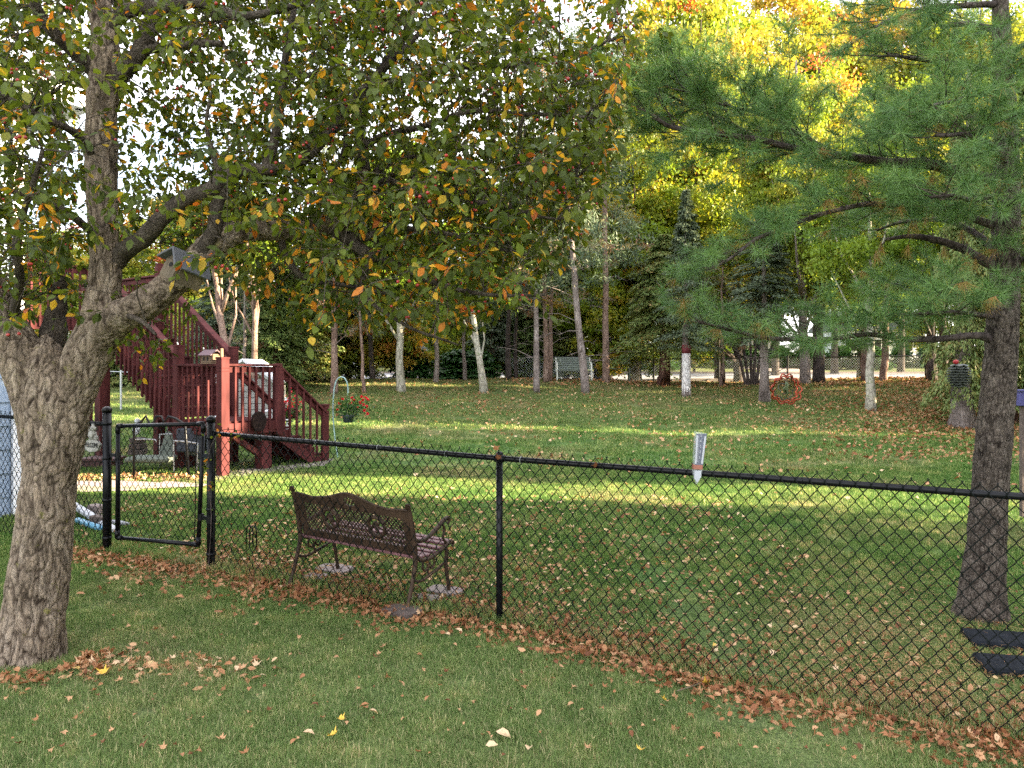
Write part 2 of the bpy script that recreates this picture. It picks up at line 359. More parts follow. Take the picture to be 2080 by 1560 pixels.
LF_bush = leafmat('bush_leaf', [(0, (.015, .05, .012)), (.7, (.04, .11, .02)), (1, (.10, .17, .03))], trans=.25)
LF_gold = leafmat('golden_leaf', [(0, (.25, .24, .03)), (.5, (.55, .42, .05)), (1, (.62, .28, .04))], trans=.45, boost=1.4)
LF_litter = leafmat('dry_fallen_leaf', [(0, (.085, .032, .016)), (.25, (.20, .075, .03)), (.5, (.34, .15, .065)), (.75, (.50, .29, .15)), (.92, (.66, .48, .30)), (1, (.70, .45, .07))], trans=.12, rough=.65, boost=1.1)
LF_drop = leafmat('dropped_pine_needle', [(0, (.22, .11, .04)), (1, (.48, .30, .13))], trans=0, rough=.7)
LF_grass = None
def grassmat(name, blade):
    m, N, L, b = mat(name)
    g = N.new('ShaderNodeNewGeometry')
    n1 = N.new('ShaderNodeTexNoise'); n1.inputs['Scale'].default_value = .55; n1.inputs['Detail'].default_value = 4
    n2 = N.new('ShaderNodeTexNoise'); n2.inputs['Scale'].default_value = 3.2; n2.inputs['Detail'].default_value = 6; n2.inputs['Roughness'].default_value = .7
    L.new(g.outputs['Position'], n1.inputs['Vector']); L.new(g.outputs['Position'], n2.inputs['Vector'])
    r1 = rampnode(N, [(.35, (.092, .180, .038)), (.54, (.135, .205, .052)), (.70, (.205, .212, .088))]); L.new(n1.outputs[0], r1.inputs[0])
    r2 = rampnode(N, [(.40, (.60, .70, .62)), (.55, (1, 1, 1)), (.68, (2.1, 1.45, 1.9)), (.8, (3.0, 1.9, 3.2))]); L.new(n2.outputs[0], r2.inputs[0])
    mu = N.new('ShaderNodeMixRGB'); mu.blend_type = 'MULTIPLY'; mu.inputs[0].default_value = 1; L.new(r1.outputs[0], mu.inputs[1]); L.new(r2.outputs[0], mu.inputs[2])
    # further up the slope the lawn is thinner and browner
    sp = N.new('ShaderNodeSeparateXYZ'); L.new(g.outputs['Position'], sp.inputs[0])
    mr = N.new('ShaderNodeMapRange'); mr.inputs[1].default_value = 16; mr.inputs[2].default_value = 27; L.new(sp.outputs[1], mr.inputs[0])
    dry = N.new('ShaderNodeMixRGB'); dry.inputs[2].default_value = (.115, .115, .042, 1); mm = N.new('ShaderNodeMath'); mm.operation = 'MULTIPLY'; mm.inputs[1].default_value = .6
    L.new(mr.outputs[0], mm.inputs[0]); L.new(mm.outputs[0], dry.inputs[0]); L.new(mu.outputs[0], dry.inputs[1])
    col = dry.outputs[0]
    mr2 = N.new('ShaderNodeMapRange'); mr2.inputs[1].default_value = 6.8; mr2.inputs[2].default_value = 4.2; mr2.inputs[3].default_value = 0; mr2.inputs[4].default_value = .5; L.new(sp.outputs[1], mr2.inputs[0])
    dry2 = N.new('ShaderNodeMixRGB'); dry2.inputs[2].default_value = (.195, .245, .100, 1); L.new(mr2.outputs[0], dry2.inputs[0]); L.new(col, dry2.inputs[1]); col = dry2.outputs[0]
    if blade:
        a = N.new('ShaderNodeAttribute'); a.attribute_name = 'tint'
        r3 = rampnode(N, [(0, (.75, .85, .7)), (.6, (1.1, 1.15, 1.0)), (.80, (1.5, 1.4, 1.3)), (.88, (2.8, 2.0, 2.8)), (1, (3.6, 2.2, 3.4))]); L.new(a.outputs['Fac'], r3.inputs[0])
        q = N.new('ShaderNodeMixRGB'); q.blend_type = 'MULTIPLY'; q.inputs[0].default_value = 1; L.new(col, q.inputs[1]); L.new(r3.outputs[0], q.inputs[2]); col = q.outputs[0]
        t = N.new('ShaderNodeBsdfTranslucent'); ms = N.new('ShaderNodeMixShader'); ms.inputs[0].default_value = .3
        L.new(col, t.inputs[0]); L.new(b.outputs[0], ms.inputs[1]); L.new(t.outputs[0], ms.inputs[2]); L.new(ms.outputs[0], N['Material Output'].inputs[0])
    else:
        q = N.new('ShaderNodeMixRGB'); q.blend_type = 'MULTIPLY'; q.inputs[0].default_value = 1; q.inputs[2].default_value = (.80, .78, .8, 1); L.new(col, q.inputs[1])
        n4 = N.new('ShaderNodeTexNoise'); n4.inputs['Scale'].default_value = 60; n4.inputs['Detail'].default_value = 4; L.new(g.outputs['Position'], n4.inputs['Vector'])
        r4 = rampnode(N, [(.35, (.5, .5, .5)), (.65, (1.4, 1.35, 1.3))]); L.new(n4.outputs[0], r4.inputs[0])
        q2 = N.new('ShaderNodeMixRGB'); q2.blend_type = 'MULTIPLY'; q2.inputs[0].default_value = 1; L.new(q.outputs[0], q2.inputs[1]); L.new(r4.outputs[0], q2.inputs[2]); col = q2.outputs[0]
        bp = N.new('ShaderNodeBump'); bp.inputs['Strength'].default_value = .8; bp.inputs['Distance'].default_value = .03; L.new(n4.outputs[0], bp.inputs['Height']); L.new(bp.outputs[0], b.inputs['Normal'])
    L.new(col, b.inputs['Base Color']); b.inputs['Roughness'].default_value = .6 if blade else .9; b.inputs['Specular IOR Level'].default_value = .25
    return m
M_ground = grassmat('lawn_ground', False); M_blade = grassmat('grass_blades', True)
# ================================================================== SETTING
def grid(name, x0, x1, y0, y1, nx, ny, m, dz=0.0, zf=None):
    xs = np.linspace(x0, x1, nx); ys = np.linspace(y0, y1, ny) if not hasattr(ny, '__len__') else ny
    X, Y = np.meshgrid(xs, ys); Z = (zf or ground)(X, Y) + dz
    V = np.stack([X, Y, Z], -1).reshape(-1, 3); ny_ = len(ys); I = np.arange(nx * ny_).reshape(ny_, nx)
    F = np.stack([I[:-1, :-1], I[:-1, 1:], I[1:, 1:], I[1:, :-1]], -1).reshape(-1, 4)
    return link(name, np_mesh(name, V, F, m, smooth=True))
ysamp = np.concatenate([np.arange(-40, 2, 2), np.arange(2, 16, .25), np.arange(16, 60, .6), np.arange(60, 420, 10)])
xsamp = 281
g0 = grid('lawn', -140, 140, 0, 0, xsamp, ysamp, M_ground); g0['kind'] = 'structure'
# a finer sheet is not laid over it: the grid above is dense enough in y; x step 1 m
rd = grid('road', -120, 130, 36.5, 45.5, 126, 14, M_asphalt, .03); rd['kind'] = 'structure'
kb = MB()
for yy in (36.3, 45.65):
    for x in range(-60, 70, 3):
        kb.beam((x, yy, gz(x, yy) + .05), (x + 2.98, yy, gz(x + 3, yy) + .05), .18, .16)
o = kb.build('kerb', M_concrete); o['kind'] = 'structure'
drv = MB()
for k in range(12):                                   # neighbour's driveway across the street
    x = 17 + k * .1; y = 45.8 + k * 2
    drv.add([(x, y, gz(x, y) + .04), (x + 3.4, y, gz(x + 3.4, y) + .04), (x + 3.5, y + 2, gz(x + 3.5, y + 2) + .04), (x + .1, y + 2, gz(x, y + 2) + .04)], [(0, 1, 2, 3)])
o = drv.build('driveway', M_concrete); o['kind'] = 'structure'
# stone-slab path left of the gate
pth = MB(); pa = [(-11.5, 10.6, 1.9), (-9.5, 10.7, 1.8), (-7.6, 10.85, 1.55), (-6.4, 11.0, 1.2), (-5.4, 11.15, .7), (-4.6, 11.25, .18)]
for (x0, y0, w0), (x1, y1, w1) in zip(pa[:-1], pa[1:]):
    n = 4
    for k in range(n):
        a, c = k / n, (k + 1) / n
        xa, xb = x0 + (x1 - x0) * a, x0 + (x1 - x0) * c; wa, wb = w0 + (w1 - w0) * a, w0 + (w1 - w0) * c
        pth.add([(xa, y0 - wa / 2, gz(xa, y0) + .03), (xb, y0 - wb / 2, gz(xb, y0) + .03), (xb, y0 + wb / 2, gz(xb, y0) + .035), (xa, y0 + wa / 2, gz(xa, y0) + .035)], [(0, 1, 2, 3)])
o = pth.build('path', M_concrete); o['kind'] = 'structure'
# pale gravel strip around the foot of the stairs
gv = []; M_gravel = leafmat('pale_gravel', [(0, (.10, .08, .07)), (1, (.30, .26, .24))], trans=0, rough=.9)
n = 3200; t = rng.random(n); gx = -4.9 + t * 1.5; gy = 11.85 + t * 1.75 + rng.normal(0, .20, n)
gp = np.stack([gx, gy, ground(gx, gy) + .008], -1); dd = rng.normal(0, 1, (n, 3)); dd[:, 2] *= .3
CUBE = ([(-.5, 0, -.35), (.5, 0, -.3), (.5, 1, -.35), (-.5, 1, -.3), (-.4, .1, .35), (.45, .15, .3), (.4, .9, .35), (-.4, .85, .3)], [(4, 5, 6, 7), (0, 1, 5, 4), (1, 2, 6, 5), (2, 3, 7, 6), (3, 0, 4, 7)])
o = link('gravel', leaves('gravel', gp, dd, np.tile([0, 0, 1.0], (n, 1)) + rng.normal(0, .2, (n, 3)), rng.uniform(.02, .045, n), rng.random(n), CUBE[0], CUBE[1], M_gravel)); o['kind'] = 'stuff'

# ------------------------------------------------------------------ pale blue house on the left
UA = Vector((.56, .83, 0)).normalized(); WA = Vector((-.83, .56, 0)).normalized(); ZA = Vector((0, 0, 1))
hc = Vector((-5.99, 9.0, 0))
house = thing('house', 'pale blue lap-sided house at the left edge behind the crabapple trunk', 'house', (hc.x, hc.y, 0))
mb = MB(); mb.box(hc - UA * 3.52 + WA * 3.5 + ZA * 2.6, (6.9, 6.9, 5.3), (UA, WA, ZA)); mb.build('wall', M_siding, house)
bme = MB().box((0, 0, 0), (6.94, .022, .292), (UA, WA, ZA)).mesh('siding_board', M_siding)
tilt = MB(); tilt.v = []; 
def lap_mesh(L, ax, outv):
    m = MB(); a = ax * (L / 2)
    v = [(-a + outv * .004 + ZA * .29), (a + outv * .004 + ZA * .29), (a + outv * .026), (-a + outv * .026), (-a - outv * .01), (a - outv * .01), (a - outv * .01 + ZA * .29), (-a - outv * .01 + ZA * .29)]
    m.add(v, [(0, 3, 2, 1), (3, 4, 5, 2), (0, 1, 6, 7), (0, 7, 4, 3), (1, 2, 5, 6)]); return m.mesh('siding_board', M_siding)
lapR, lapF = lap_mesh(6.8, UA, -WA), lap_mesh(6.8, WA, UA)
for k in range(18):
    for me_, c_ in ((lapR, hc - UA * 3.5 + WA * .04), (lapF, hc + WA * 3.5 - UA * .04)):
        b = link('siding_board', me_, house, world=False); b.location = Vector((c_.x - hc.x, c_.y - hc.y, -.02 + k * .285))
mb = MB(); mb.box(hc + ZA * 2.6 + WA * .03 - UA * .03, (.12, .12, 5.3), (UA, WA, ZA)); mb.build('corner_trim', M_white, house)
M_shingle = simple('dark_grey_shingles', (.07, .07, .075), rough=.9, var=.3, scale=14, bump=.5)
mb = MB()
mb.beam(hc - UA * 7 - WA * .5 + ZA * 5.12, hc + UA * .5 - WA * .5 + ZA * 5.12, .16, .22)
mb.beam(hc + UA * .5 - WA * .5 + ZA * 5.12, hc + UA * .5 + WA * 7 + ZA * 5.12, .16, .22); mb.build('fascia_board', M_white, house)
mb = MB(); q = [hc - UA * 7.2 - WA * .6, hc + UA * .6 - WA * .6, hc + UA * .6 + WA * 7.2, hc - UA * 7.2 + WA * 7.2]; ap = [hc - UA * 3.3 + WA * 3.3]
mb.add([v + ZA * 5.25 for v in q] + [hc - UA * 5 + WA * 3.3 + ZA * 7.2, hc - UA * 2.2 + WA * 3.3 + ZA * 7.2], [(0, 1, 5, 4), (1, 2, 5), (2, 3, 4, 5), (3, 0, 4), (3, 2, 1, 0)])
mb.build('roof', M_shingle, house)

# ================================================================== DECK AND STAIRS
A = Vector((-4.70, 12.0, 0)); NR, RISE, RUN = 5, .182, .27
LZ = .94                                              # landing floor height
Cc = A + UA * 1.08; E = A + WA * 1.24; D = Cc + WA * 1.24
deck = thing('deck_stairs', 'red-brown wooden deck stairs turning at a railed landing beside the house', 'stairs', (A.x, A.y, gz(A.x, A.y)))
FR = (UA, WA, ZA)
def dpart(name, fn, m=M_deck, label=None):
    b = MB(); fn(b); return b.build(name, m, deck, label=label)
def gpost(p, z0, z1, w=.14, cap=True, m=M_deck, name='post'):
    b = MB(); c = (z0 + z1) / 2; b.box((p.x, p.y, c), (w, w, z1 - z0), FR, .006)
    o = b.build(name, m, deck)
    if cap:
        b = MB()
        for zb in (.20, .15):
            bb = MB(); bb.box((p.x, p.y, z1 - zb), (w + .008, w + .008, .012), FR); bb.build('post_band', M_deckd, o)
        b.box((p.x, p.y, z1 + .012), (w + .012, w + .012, .03), FR, -.004)
        b.build('post_cap', m, o)
    return o
RT = LZ + .93                                         # rail top
gA = gz(A.x, A.y)
gpost(A, gA - .1, RT + .10, .15); gpost(E, .0, RT + .32, .13); gpost(D, .0, RT + .32, .13); gpost(Cc, LZ - .28, RT + .03, .12, cap=False)
sup = A + UA * .86 + WA * .10; b = MB(); b.box((sup.x, sup.y, (gz(sup.x, sup.y) + LZ - .22) / 2 - .03), (.20, .20, LZ - .16), FR, -.004); b.build('support_post', M_deck, deck)
b = MB(); b.beam(Vector((sup.x, sup.y, .28)), Vector((A.x, A.y, 0)) + UA * .25 + WA * .1 + ZA * (LZ - .25), .09, .09); b.build('knee_brace', M_deckd, deck)
sup2 = E + WA * .05 - UA * -.22; b = MB(); b.box((sup2.x, sup2.y, (LZ - .2) / 2), (.20, .20, LZ - .1), FR, -.004); b.build('support_post', M_deckd, deck)
# landing floor boards, joist fascia
for k in range(9):
    p = A + UA * (.06 + k * .12) + WA * .62; dpart('floor_board', lambda b: b.box(p + ZA * (LZ - .015), (.112, 1.24, .032), FR, .004), M_deckd)
dpart('fascia', lambda b: b.beam(A + ZA * (LZ - .13) - WA * .02, Cc + ZA * (LZ - .13) - WA * .02, .04, .2, bev=.004))
dpart('fascia', lambda b: b.beam(A + ZA * (LZ - .13) - UA * .02, E + ZA * (LZ - .13) - UA * .02, .04, .2, bev=.004))
dpart('fascia', lambda b: b.beam(E + ZA * (LZ - .13) + WA * .02, D + ZA * (LZ - .13) + WA * .02, .04, .2, bev=.004))
def rail(p, q, outv, zt0, zt1, n, zb0, zb1, capw=.13, hang=.0):
    """sloped or level railing from p to q (ground points) with its top at zt, balusters down to zb"""
    a = Vector((p.x, p.y, zt0)); c = Vector((q.x, q.y, zt1))
    b = MB(); b.beam(a, c, capw, .038, bev=.006); b.build('rail_cap', M_deck, deck)
    b = MB(); b.beam(a - ZA * .075, c - ZA * .075, .036, .10, bev=.003); b.build('top_rail', M_deck, deck)
    for k in range(n):
        t = (k + .5) / n; x = p.lerp(q, t) + outv * .042
        z1 = zt0 + (zt1 - zt0) * t - .03; z0 = zb0 + (zb1 - zb0) * t
        b = MB(); b.box((x.x, x.y, (z0 + z1) / 2), (.036, .036, z1 - z0), FR, .003); b.build('baluster', M_deck, deck)
rail(A, Cc, -WA, RT, RT, 8, LZ - .17, LZ - .17)
rail(A, E, -UA, RT, RT, 9, LZ - .17, LZ - .17)
# lower flight, down along UA
n4 = 4; L0 = RUN * n4; N1 = Cc + UA * L0; N2 = D + UA * L0; dz = RISE * (n4 + 1)
zN = gz(N1.x, N1.y)
gpost(N1, zN - .1, zN + 1.05, .11); gpost(N2, zN - .1, zN + 1.05, .11)
rail(Cc, N1, -WA, RT, zN + .92, 7, LZ - .22, zN + .04); rail(D, N2, WA, RT, zN + .92, 7, LZ - .15, zN + .06)
def stringer(p0, d, zs, n, outv, down, wid=.04):
    """saw-tooth stringer from p0 (floor height zs) along d, n treads down (down=-1) or up"""
    pts = []; z = zs
    pts.append((0, 0))
    for k in range(n + (1 if down < 0 else 0)):
        pts.append((k * RUN, down * RISE * (k + 1))); pts.append(((k + 1) * RUN, down * RISE * (k + 1)))
    L = (len(pts) // 2) * RUN
    if down < 0: out = [(0, 0)] + [(min(a, n * RUN + .03), c) for a, c in pts[1:-1]] + [(n * RUN + .03, -RISE * (n + 1) + 0.0), (n * RUN - .25, -RISE * (n + 1)), (0, -.36)]
    else: out = [(0, -.30)] + pts[1:] + [(n * RUN, RISE * n - .30)]
    b = MB(); b.prism(out, p0 + ZA * zs, (d, ZA, outv), wid); b.build('stringer', M_deck, deck)
for p in (Cc, D, Cc.lerp(D, .5)): stringer(p, UA, LZ - .02, n4, WA, -1)
for k in range(1, n4 + 1):
    c = Cc.lerp(D, .5) + UA * (RUN * (k - .5)) + ZA * (LZ - RISE * k + .005)
    dpart('tread', lambda b: b.box(c, (RUN + .025, 1.2, .036), FR, .004), M_deckd)
    dpart('riser', lambda b: b.box(c - UA * (RUN / 2) + ZA * (RISE / 2 - .01), (.02, 1.14, RISE - .04), FR), M_deckd)
# upper flight, up along WA from the edge E-D
nU = 9; HU = LZ + RISE * (nU + 1); F0 = E + WA * (nU * RUN); G0 = D + WA * (nU * RUN)
for p, ov in ((E, -UA), (D, UA)):
    out = [(0, -.12)] + sum([[(k * RUN, RISE * (k + 1)), ((k + 1) * RUN, RISE * (k + 1))] for k in range(nU)], []) + [(nU * RUN, RISE * nU - .2), (0, -.38)]
    b = MB(); b.prism(out, p + ZA * (LZ - .0), (WA, ZA, UA), .04); b.build('stringer', M_deck, deck)
for k in range(nU):
    c = E.lerp(D, .5) + WA * (RUN * (k + .5)) + ZA * (LZ + RISE * (k + 1) + .005)
    dpart('tread', lambda b: b.box(c, (1.06, RUN + .03, .036), FR, .004), M_deckd)
    dpart('riser', lambda b: b.box(c - WA * (RUN / 2 - .02) - ZA * (RISE / 2), (1.0, .02, RISE - .04), FR), M_deckd)
slope = RISE / RUN
rail(D, G0, UA, RT + .18, RT + .18 + slope * nU * RUN, 17, LZ + .0, LZ + .0 + slope * nU * RUN, capw=.15)
rail(E, F0, -UA, RT + .14, RT + .14 + slope * nU * RUN, 17, LZ - .36, LZ - .36 + slope * nU * RUN)
for t, pp in ((.42, E + WA * 1.02 + UA * .25), (.98, F0 + WA * .1 - UA * .0)):
    hz = LZ + slope * (t * nU * RUN) - .22; z0 = gz(pp.x, pp.y)
    w = .15 if t < .9 else .20
    b = MB(); b.box((pp.x, pp.y, (z0 + hz) / 2), (w, w, hz - z0 + .1), FR, .006); b.build('support_post', M_deck, deck)
# upper platform
gpost(F0, HU - .25, HU + 1.05, .11); gpost(G0, HU - .25, HU + 1.15, .13)
for k in range(22):
    p = F0 + WA * (.07 + k * .14) - UA * .2; dpart('floor_board', lambda b: b.box(p + ZA * (HU - .015), (2.6, .132, .032), FR, .004), M_deckd)
K1 = F0 - UA * 1.5
dpart('fascia', lambda b: b.beam(G0 + ZA * (HU - .14), K1 + ZA * (HU - .14), .04, .22))
dpart('fascia', lambda b: b.beam(G0 + ZA * (HU - .14) + UA * .02, G0 + WA * 3.1 + ZA * (HU - .14) + UA * .02, .04, .22))
rail(F0, K1, -WA, HU + .93, HU + .93, 11, HU - .2, HU - .2)
rail(G0, G0 + WA * 3.1, UA, HU + .93, HU + .93, 22, HU - .2, HU - .2)
gpost(K1, HU - .25, HU + 1.05, .11)
b = MB(); kp = K1 + WA * .15 + UA * .2; b.box((kp.x, kp.y, HU / 2), (.18, .18, HU), FR); b.build('support_post', M_deck, deck)
b = MB(); kp = G0 + WA * 2.9; b.box((kp.x, kp.y, HU / 2), (.18, .18, HU), FR); b.build('support_post', M_deck, deck)

# ================================================================== CHAIN-LINK FENCE AND GATE
FP0 = Vector((-2.69, 6.60, 0)); FDIR = Vector((2.60, -1.30, 0)).normalized(); FN = Vector((-FDIR.y, FDIR.x, 0))   # FN points behind the fence
FP1 = Vector((-.09, 5.30, 0)); L01 = (FP1 - FP0).length
def fpt(s): return FP0 + FDIR * s
def railz(s): return float(np.interp(s, [-8, -1.43, -.72, 0, L01, 6.1, 9], [1.36, 1.26, 1.235, 1.228, 1.160, 1.125, 1.11]))
WP, WH = .0405, .050                                  # half a diamond wide and high
def wire_mesh(n, mir, flat=0.0):
    pts = []; sg = -1 if mir else 1
    for j in range(n + 1):
        e = (1 if j % 2 else -1) * sg; z = -j * WH
        if j % 2 == 0: pts += [(e * WP / 2 - e * .004, .0035 * sg, z + .008), (e * WP / 2 + e * .0015, .0 , z), (e * WP / 2 - e * .004, -.0035 * sg, z - .008)]
        else: pts += [(e * WP / 2 - e * .004, -.0035 * sg, z + .008), (e * WP / 2 + e * .0015, .0, z), (e * WP / 2 - e * .004, .0035 * sg, z - .008)]
    b = MB(); b.tube(pts, .0031, 4); me = b.mesh('wire', M_wire, True); return me
W26 = [wire_mesh(26, False), wire_mesh(26, True)]; W23 = [wire_mesh(23, False), wire_mesh(23, True)]; W21 = [wire_mesh(21, False), wire_mesh(21, True)]
frot = math.atan2(FDIR.y, FDIR.x)
def fence_run(t, s0, s1, wires, zoff=.058, side=-.028, shear=0.0):
    k0 = int(round(s0 / WP)); k1 = int(round(s1 / WP))
    for k in range(k0, k1):
        s = (k + .5) * WP; p = fpt(s) + FN * side
        w = bpy.data.objects.new('wire', wires[k % 2]); C.objects.link(w); w.parent = t
        w.location = Vector((p.x, p.y, railz(s) + zoff)) - t.location; w.rotation_euler = (random.uniform(-.006, .006), random.uniform(-.008, .008), frot)
def ftube(t, name, pts, r, m=M_black, n=12):
    b = MB(); b.tube(pts, r, n); return b.build(name, m, t, smooth=True)
def fpost(t, s, r, z0, z1, domed=True):
    p = fpt(s); o = ftube(t, 'fence_post', [(p.x, p.y, z0), (p.x, p.y, z1)], r)
    b = MB(); b.lathe((p.x, p.y, z1 - .02), [(r + .004, 0), (r + .005, .03), (r * .8, .045), (r * .35, .055)] if domed else [(r + .003, 0), (r + .003, .035), (r * .6, .045)], 14); b.build('post_cap', M_black, o, True); return o
f1 = thing('chain_link_fence', 'long black chain-link fence run to the right of the gate, in front of the bench', 'fence', on(FP0.x, FP0.y))
fence_run(f1, .05, 7.6, W26)
ftube(f1, 'top_rail', [fpt(s) + ZA * railz(s) for s in np.linspace(0, 7.7, 15)], .0205)
fpost(f1, 0, .036, -.15, 1.35); fpost(f1, L01, .024, -.3, 1.185, False); fpost(f1, L01 + 3.75, .024, -.4, 1.15, False)
b = MB(); p = fpt(L01) + ZA * 1.16; b.tube([p - FDIR * .035, p + FDIR * .035], .028, 12); b.build('rail_sleeve', M_black, f1, True)
for z in (1.19, 1.0, .55, .15):
    b = MB(); p = fpt(0) + ZA * z; b.tube([p - ZA * .012, p + ZA * .012], .041, 14); b.build('clamp_band', M_black, f1, True)
b = MB(); b.tube([fpt(.06) + ZA * .0 - FN * .02, fpt(.06) + ZA * 1.24 - FN * .02], .006, 5); b.build('tension_bar', M_black, f1)
for s in np.arange(.6, 6.8, .62):
    b = MB(); p = fpt(s) + ZA * railz(s); b.tube([p + Vector((0, 0, 0)) + (FN * math.cos(a) + ZA * math.sin(a)) * .024 for a in np.linspace(.3, 5.6, 9)], .0022, 4); b.build('tie_wire', M_steel if int(s * 10) % 3 == 0 else M_black, f1)
SL = -1.43                                             # latch-side post
f2 = thing('chain_link_fence', 'short black chain-link fence run between the gate and the blue house', 'fence', on(fpt(SL).x, fpt(SL).y))
fence_run(f2, -5.2, SL - .04, W26)
ftube(f2, 'top_rail', [fpt(s) + ZA * railz(s) for s in np.linspace(-5.2, SL, 6)], .0205)
fpost(f2, SL, .040, -.1, 1.40); fpost(f2, -4.0, .026, -.1, 1.33, False)
for z in (1.27, .93, .52, .15):
    b = MB(); p = fpt(SL) + ZA * z; b.tube([p - ZA * .012, p + ZA * .012], .045, 14); b.build('clamp_band', M_black, f2, True)
# gate, sagging a little towards the hinges
gs0, gs1 = -1.31, -.16
def gp(s, z): 
    p = fpt(s); return Vector((p.x, p.y, z)) + FN * .03
TL, TR, BL, BR = gp(gs0, 1.245), gp(gs1 + .03, 1.305), gp(gs0 - .01, .155), gp(gs1 - .035, .205)
gate = thing('chain_link_gate', 'closed black chain-link gate leaning between its two posts', 'gate', fpt(-.9) + ZA * .2)
for nm, pp in (('frame_bar', (TL, TR)), ('frame_bar', (TR, BR)), ('frame_bar', (BR, BL)), ('frame_bar', (BL, TL))): ftube(gate, nm, pp, .0195)
for cpt in (TL, TR, BL, BR):
    b = MB(); d1 = (TR - TL).normalized() * (1 if cpt in (TL, BL) else -1); b.tube([cpt + d1 * .07, cpt], .024, 10); b.tube([cpt, cpt + ZA * (-.07 if cpt in (TL, TR) else .07)], .024, 10); b.build('corner_elbow', M_black, gate, True)
gk0, gk1 = int(math.ceil((gs0 + .03) / WP)), int((gs1 - .05) / WP)
for k in range(gk0, gk1):
    s = (k + .5) * WP; p = gp(s, 0); t_ = (s - gs0) / (gs1 - gs0)
    w = bpy.data.objects.new('wire', W21[k % 2]); C.objects.link(w); w.parent = gate
    w.location = Vector((p.x, p.y, 1.238 + .055 * t_)) - gate.location; w.rotation_euler = (0, math.radians(1.2) * t_, frot)
b = MB(); b.tube([gp(gs1 - .055, 1.27), gp(gs1 - .085, .23)], .005, 5); b.build('tension_bar', M_black, gate)
b = MB(); b.tube([gp(gs0 + .03, 1.22), gp(gs0 + .03, .18)], .005, 5); b.build('tension_bar', M_black, gate)
for z in (1.02, .46):
    b = MB(); p = gp(gs1, z); q = fpt(-.0) + ZA * z; b.beam(p, q, .02, .035); b.tube([q - ZA * .03, q + ZA * .03], .043, 12); b.tube([p - ZA * .03, p + ZA * .03], .026, 10); b.build('hinge', M_black, gate)
b = MB(); p = gp(gs0 + .0, .96); b.beam(p, fpt(SL) + ZA * .96, .02, .03); b.tube([p - ZA * .03, p + ZA * .03], .027, 10); b.tube([p, p - FN * .05 - ZA * .06], .007, 6); b.build('latch', M_black, gate)
# bent black wavy strip showing over the gate top
wv = thing('garden_ornament', 'bent wavy black metal strip rising above the gate behind its top bar', 'garden ornament', P(330, 965, 11.7))
pts = [P(px, py, 11.7) for px, py in ((272, 975), (272, 862), (286, 858), (296, 845), (304, 862), (312, 858), (318, 846), (328, 846), (333, 858), (342, 846), (356, 850), (366, 856), (376, 862), (384, 975))]
b = MB(); b.tube(pts, .022, 6); b.build('strip', M_black, wv, True)

def tomesh(o):
    me = bpy.data.meshes.new_from_object(o.evaluated_get(bpy.context.evaluated_depsgraph_get())); n = o.name.split('.')[0]
    q = bpy.data.objects.new(n, me); C.objects.link(q); q.parent = o.parent; q.location = o.location; q.rotation_euler = o.rotation_euler; q.scale = o.scale
    bpy.data.objects.remove(o); return q
# WELCOME plaque with a small animal figure, hung on the fence
plq = thing('welcome_sign', 'round stone WELCOME plaque with a small grey animal figure, hung on the fence', 'sign', P(184, 910, 7.36))
PC = P(194, 902, 7.31) - FN * .03
XF = (FDIR * .93 + FN * -.0 + Vector((.07, 0, 0))).normalized(); YF = XF.cross(ZA) * -1
b = MB(); out = [(.115 * math.cos(a) * (1 + .05 * math.sin(5 * a)), .062 * math.sin(a) * (1 + .06 * math.cos(7 * a)) - .012) for a in np.linspace(0, 2 * math.pi, 29)[:-1]]
b.prism(out, PC, (XF, ZA, YF), .03); b.build('plaque', M_statue, plq)
fnt = bpy.data.curves.new('lettering', 'FONT'); fnt.body = 'WELCOME'; fnt.size = .066; fnt.align_x = 'CENTER'; fnt.align_y = 'CENTER'; fnt.extrude = .0015; fnt.space_character = .95
fo = bpy.data.objects.new('lettering', fnt); C.objects.link(fo); fnt.materials.append(M_lettering)
fo.matrix_world = Matrix((( XF.x, 0, -FN.x, 0), (XF.y, 0, -FN.y, 0), (0, 1, 0, 0), (0, 0, 0, 1)))
fo.rotation_euler = (R(90), 0, frot); fo.parent = plq; fo.location = (PC - FN * .019 + ZA * -.008) - plq.location; fo.scale = (.72, 1, 1); tomesh(fo)
def ball(b, c, r, sx=1, sy=1, sz=1, n=10):
    prof = [(r * math.sin(a), -r * math.cos(a) * sz) for a in np.linspace(.08, math.pi - .08, 8)]
    b.lathe(c, prof, n, (Vector((sx, 0, 0)), Vector((0, sy, 0)), ZA))
b = MB(); q = PC + ZA * .09
ball(b, q, .042, 1, .8, 1.25); ball(b, q + ZA * .068 + XF * .012, .030); ball(b, q + ZA * .070 + XF * .038, .014, 1.4); ball(b, q + ZA * .10 - XF * .004, .010, .7, .7, 1.8); ball(b, q + ZA * .10 + XF * .020, .010, .7, .7, 1.8)
ball(b, q - ZA * .025 + XF * .055, .026, .8, .8, 1.1); ball(b, q + ZA * .03 - XF * .058, .020, .8, .8, 2.2); ball(b, q + ZA * .075 - XF * .062, .018, .8, .8, 1.4)
ball(b, q + XF * .03 - ZA * .0 - FN * .03, .013, .8, .8, 1.8)
b.build('animal_figure', M_statue, plq, True)

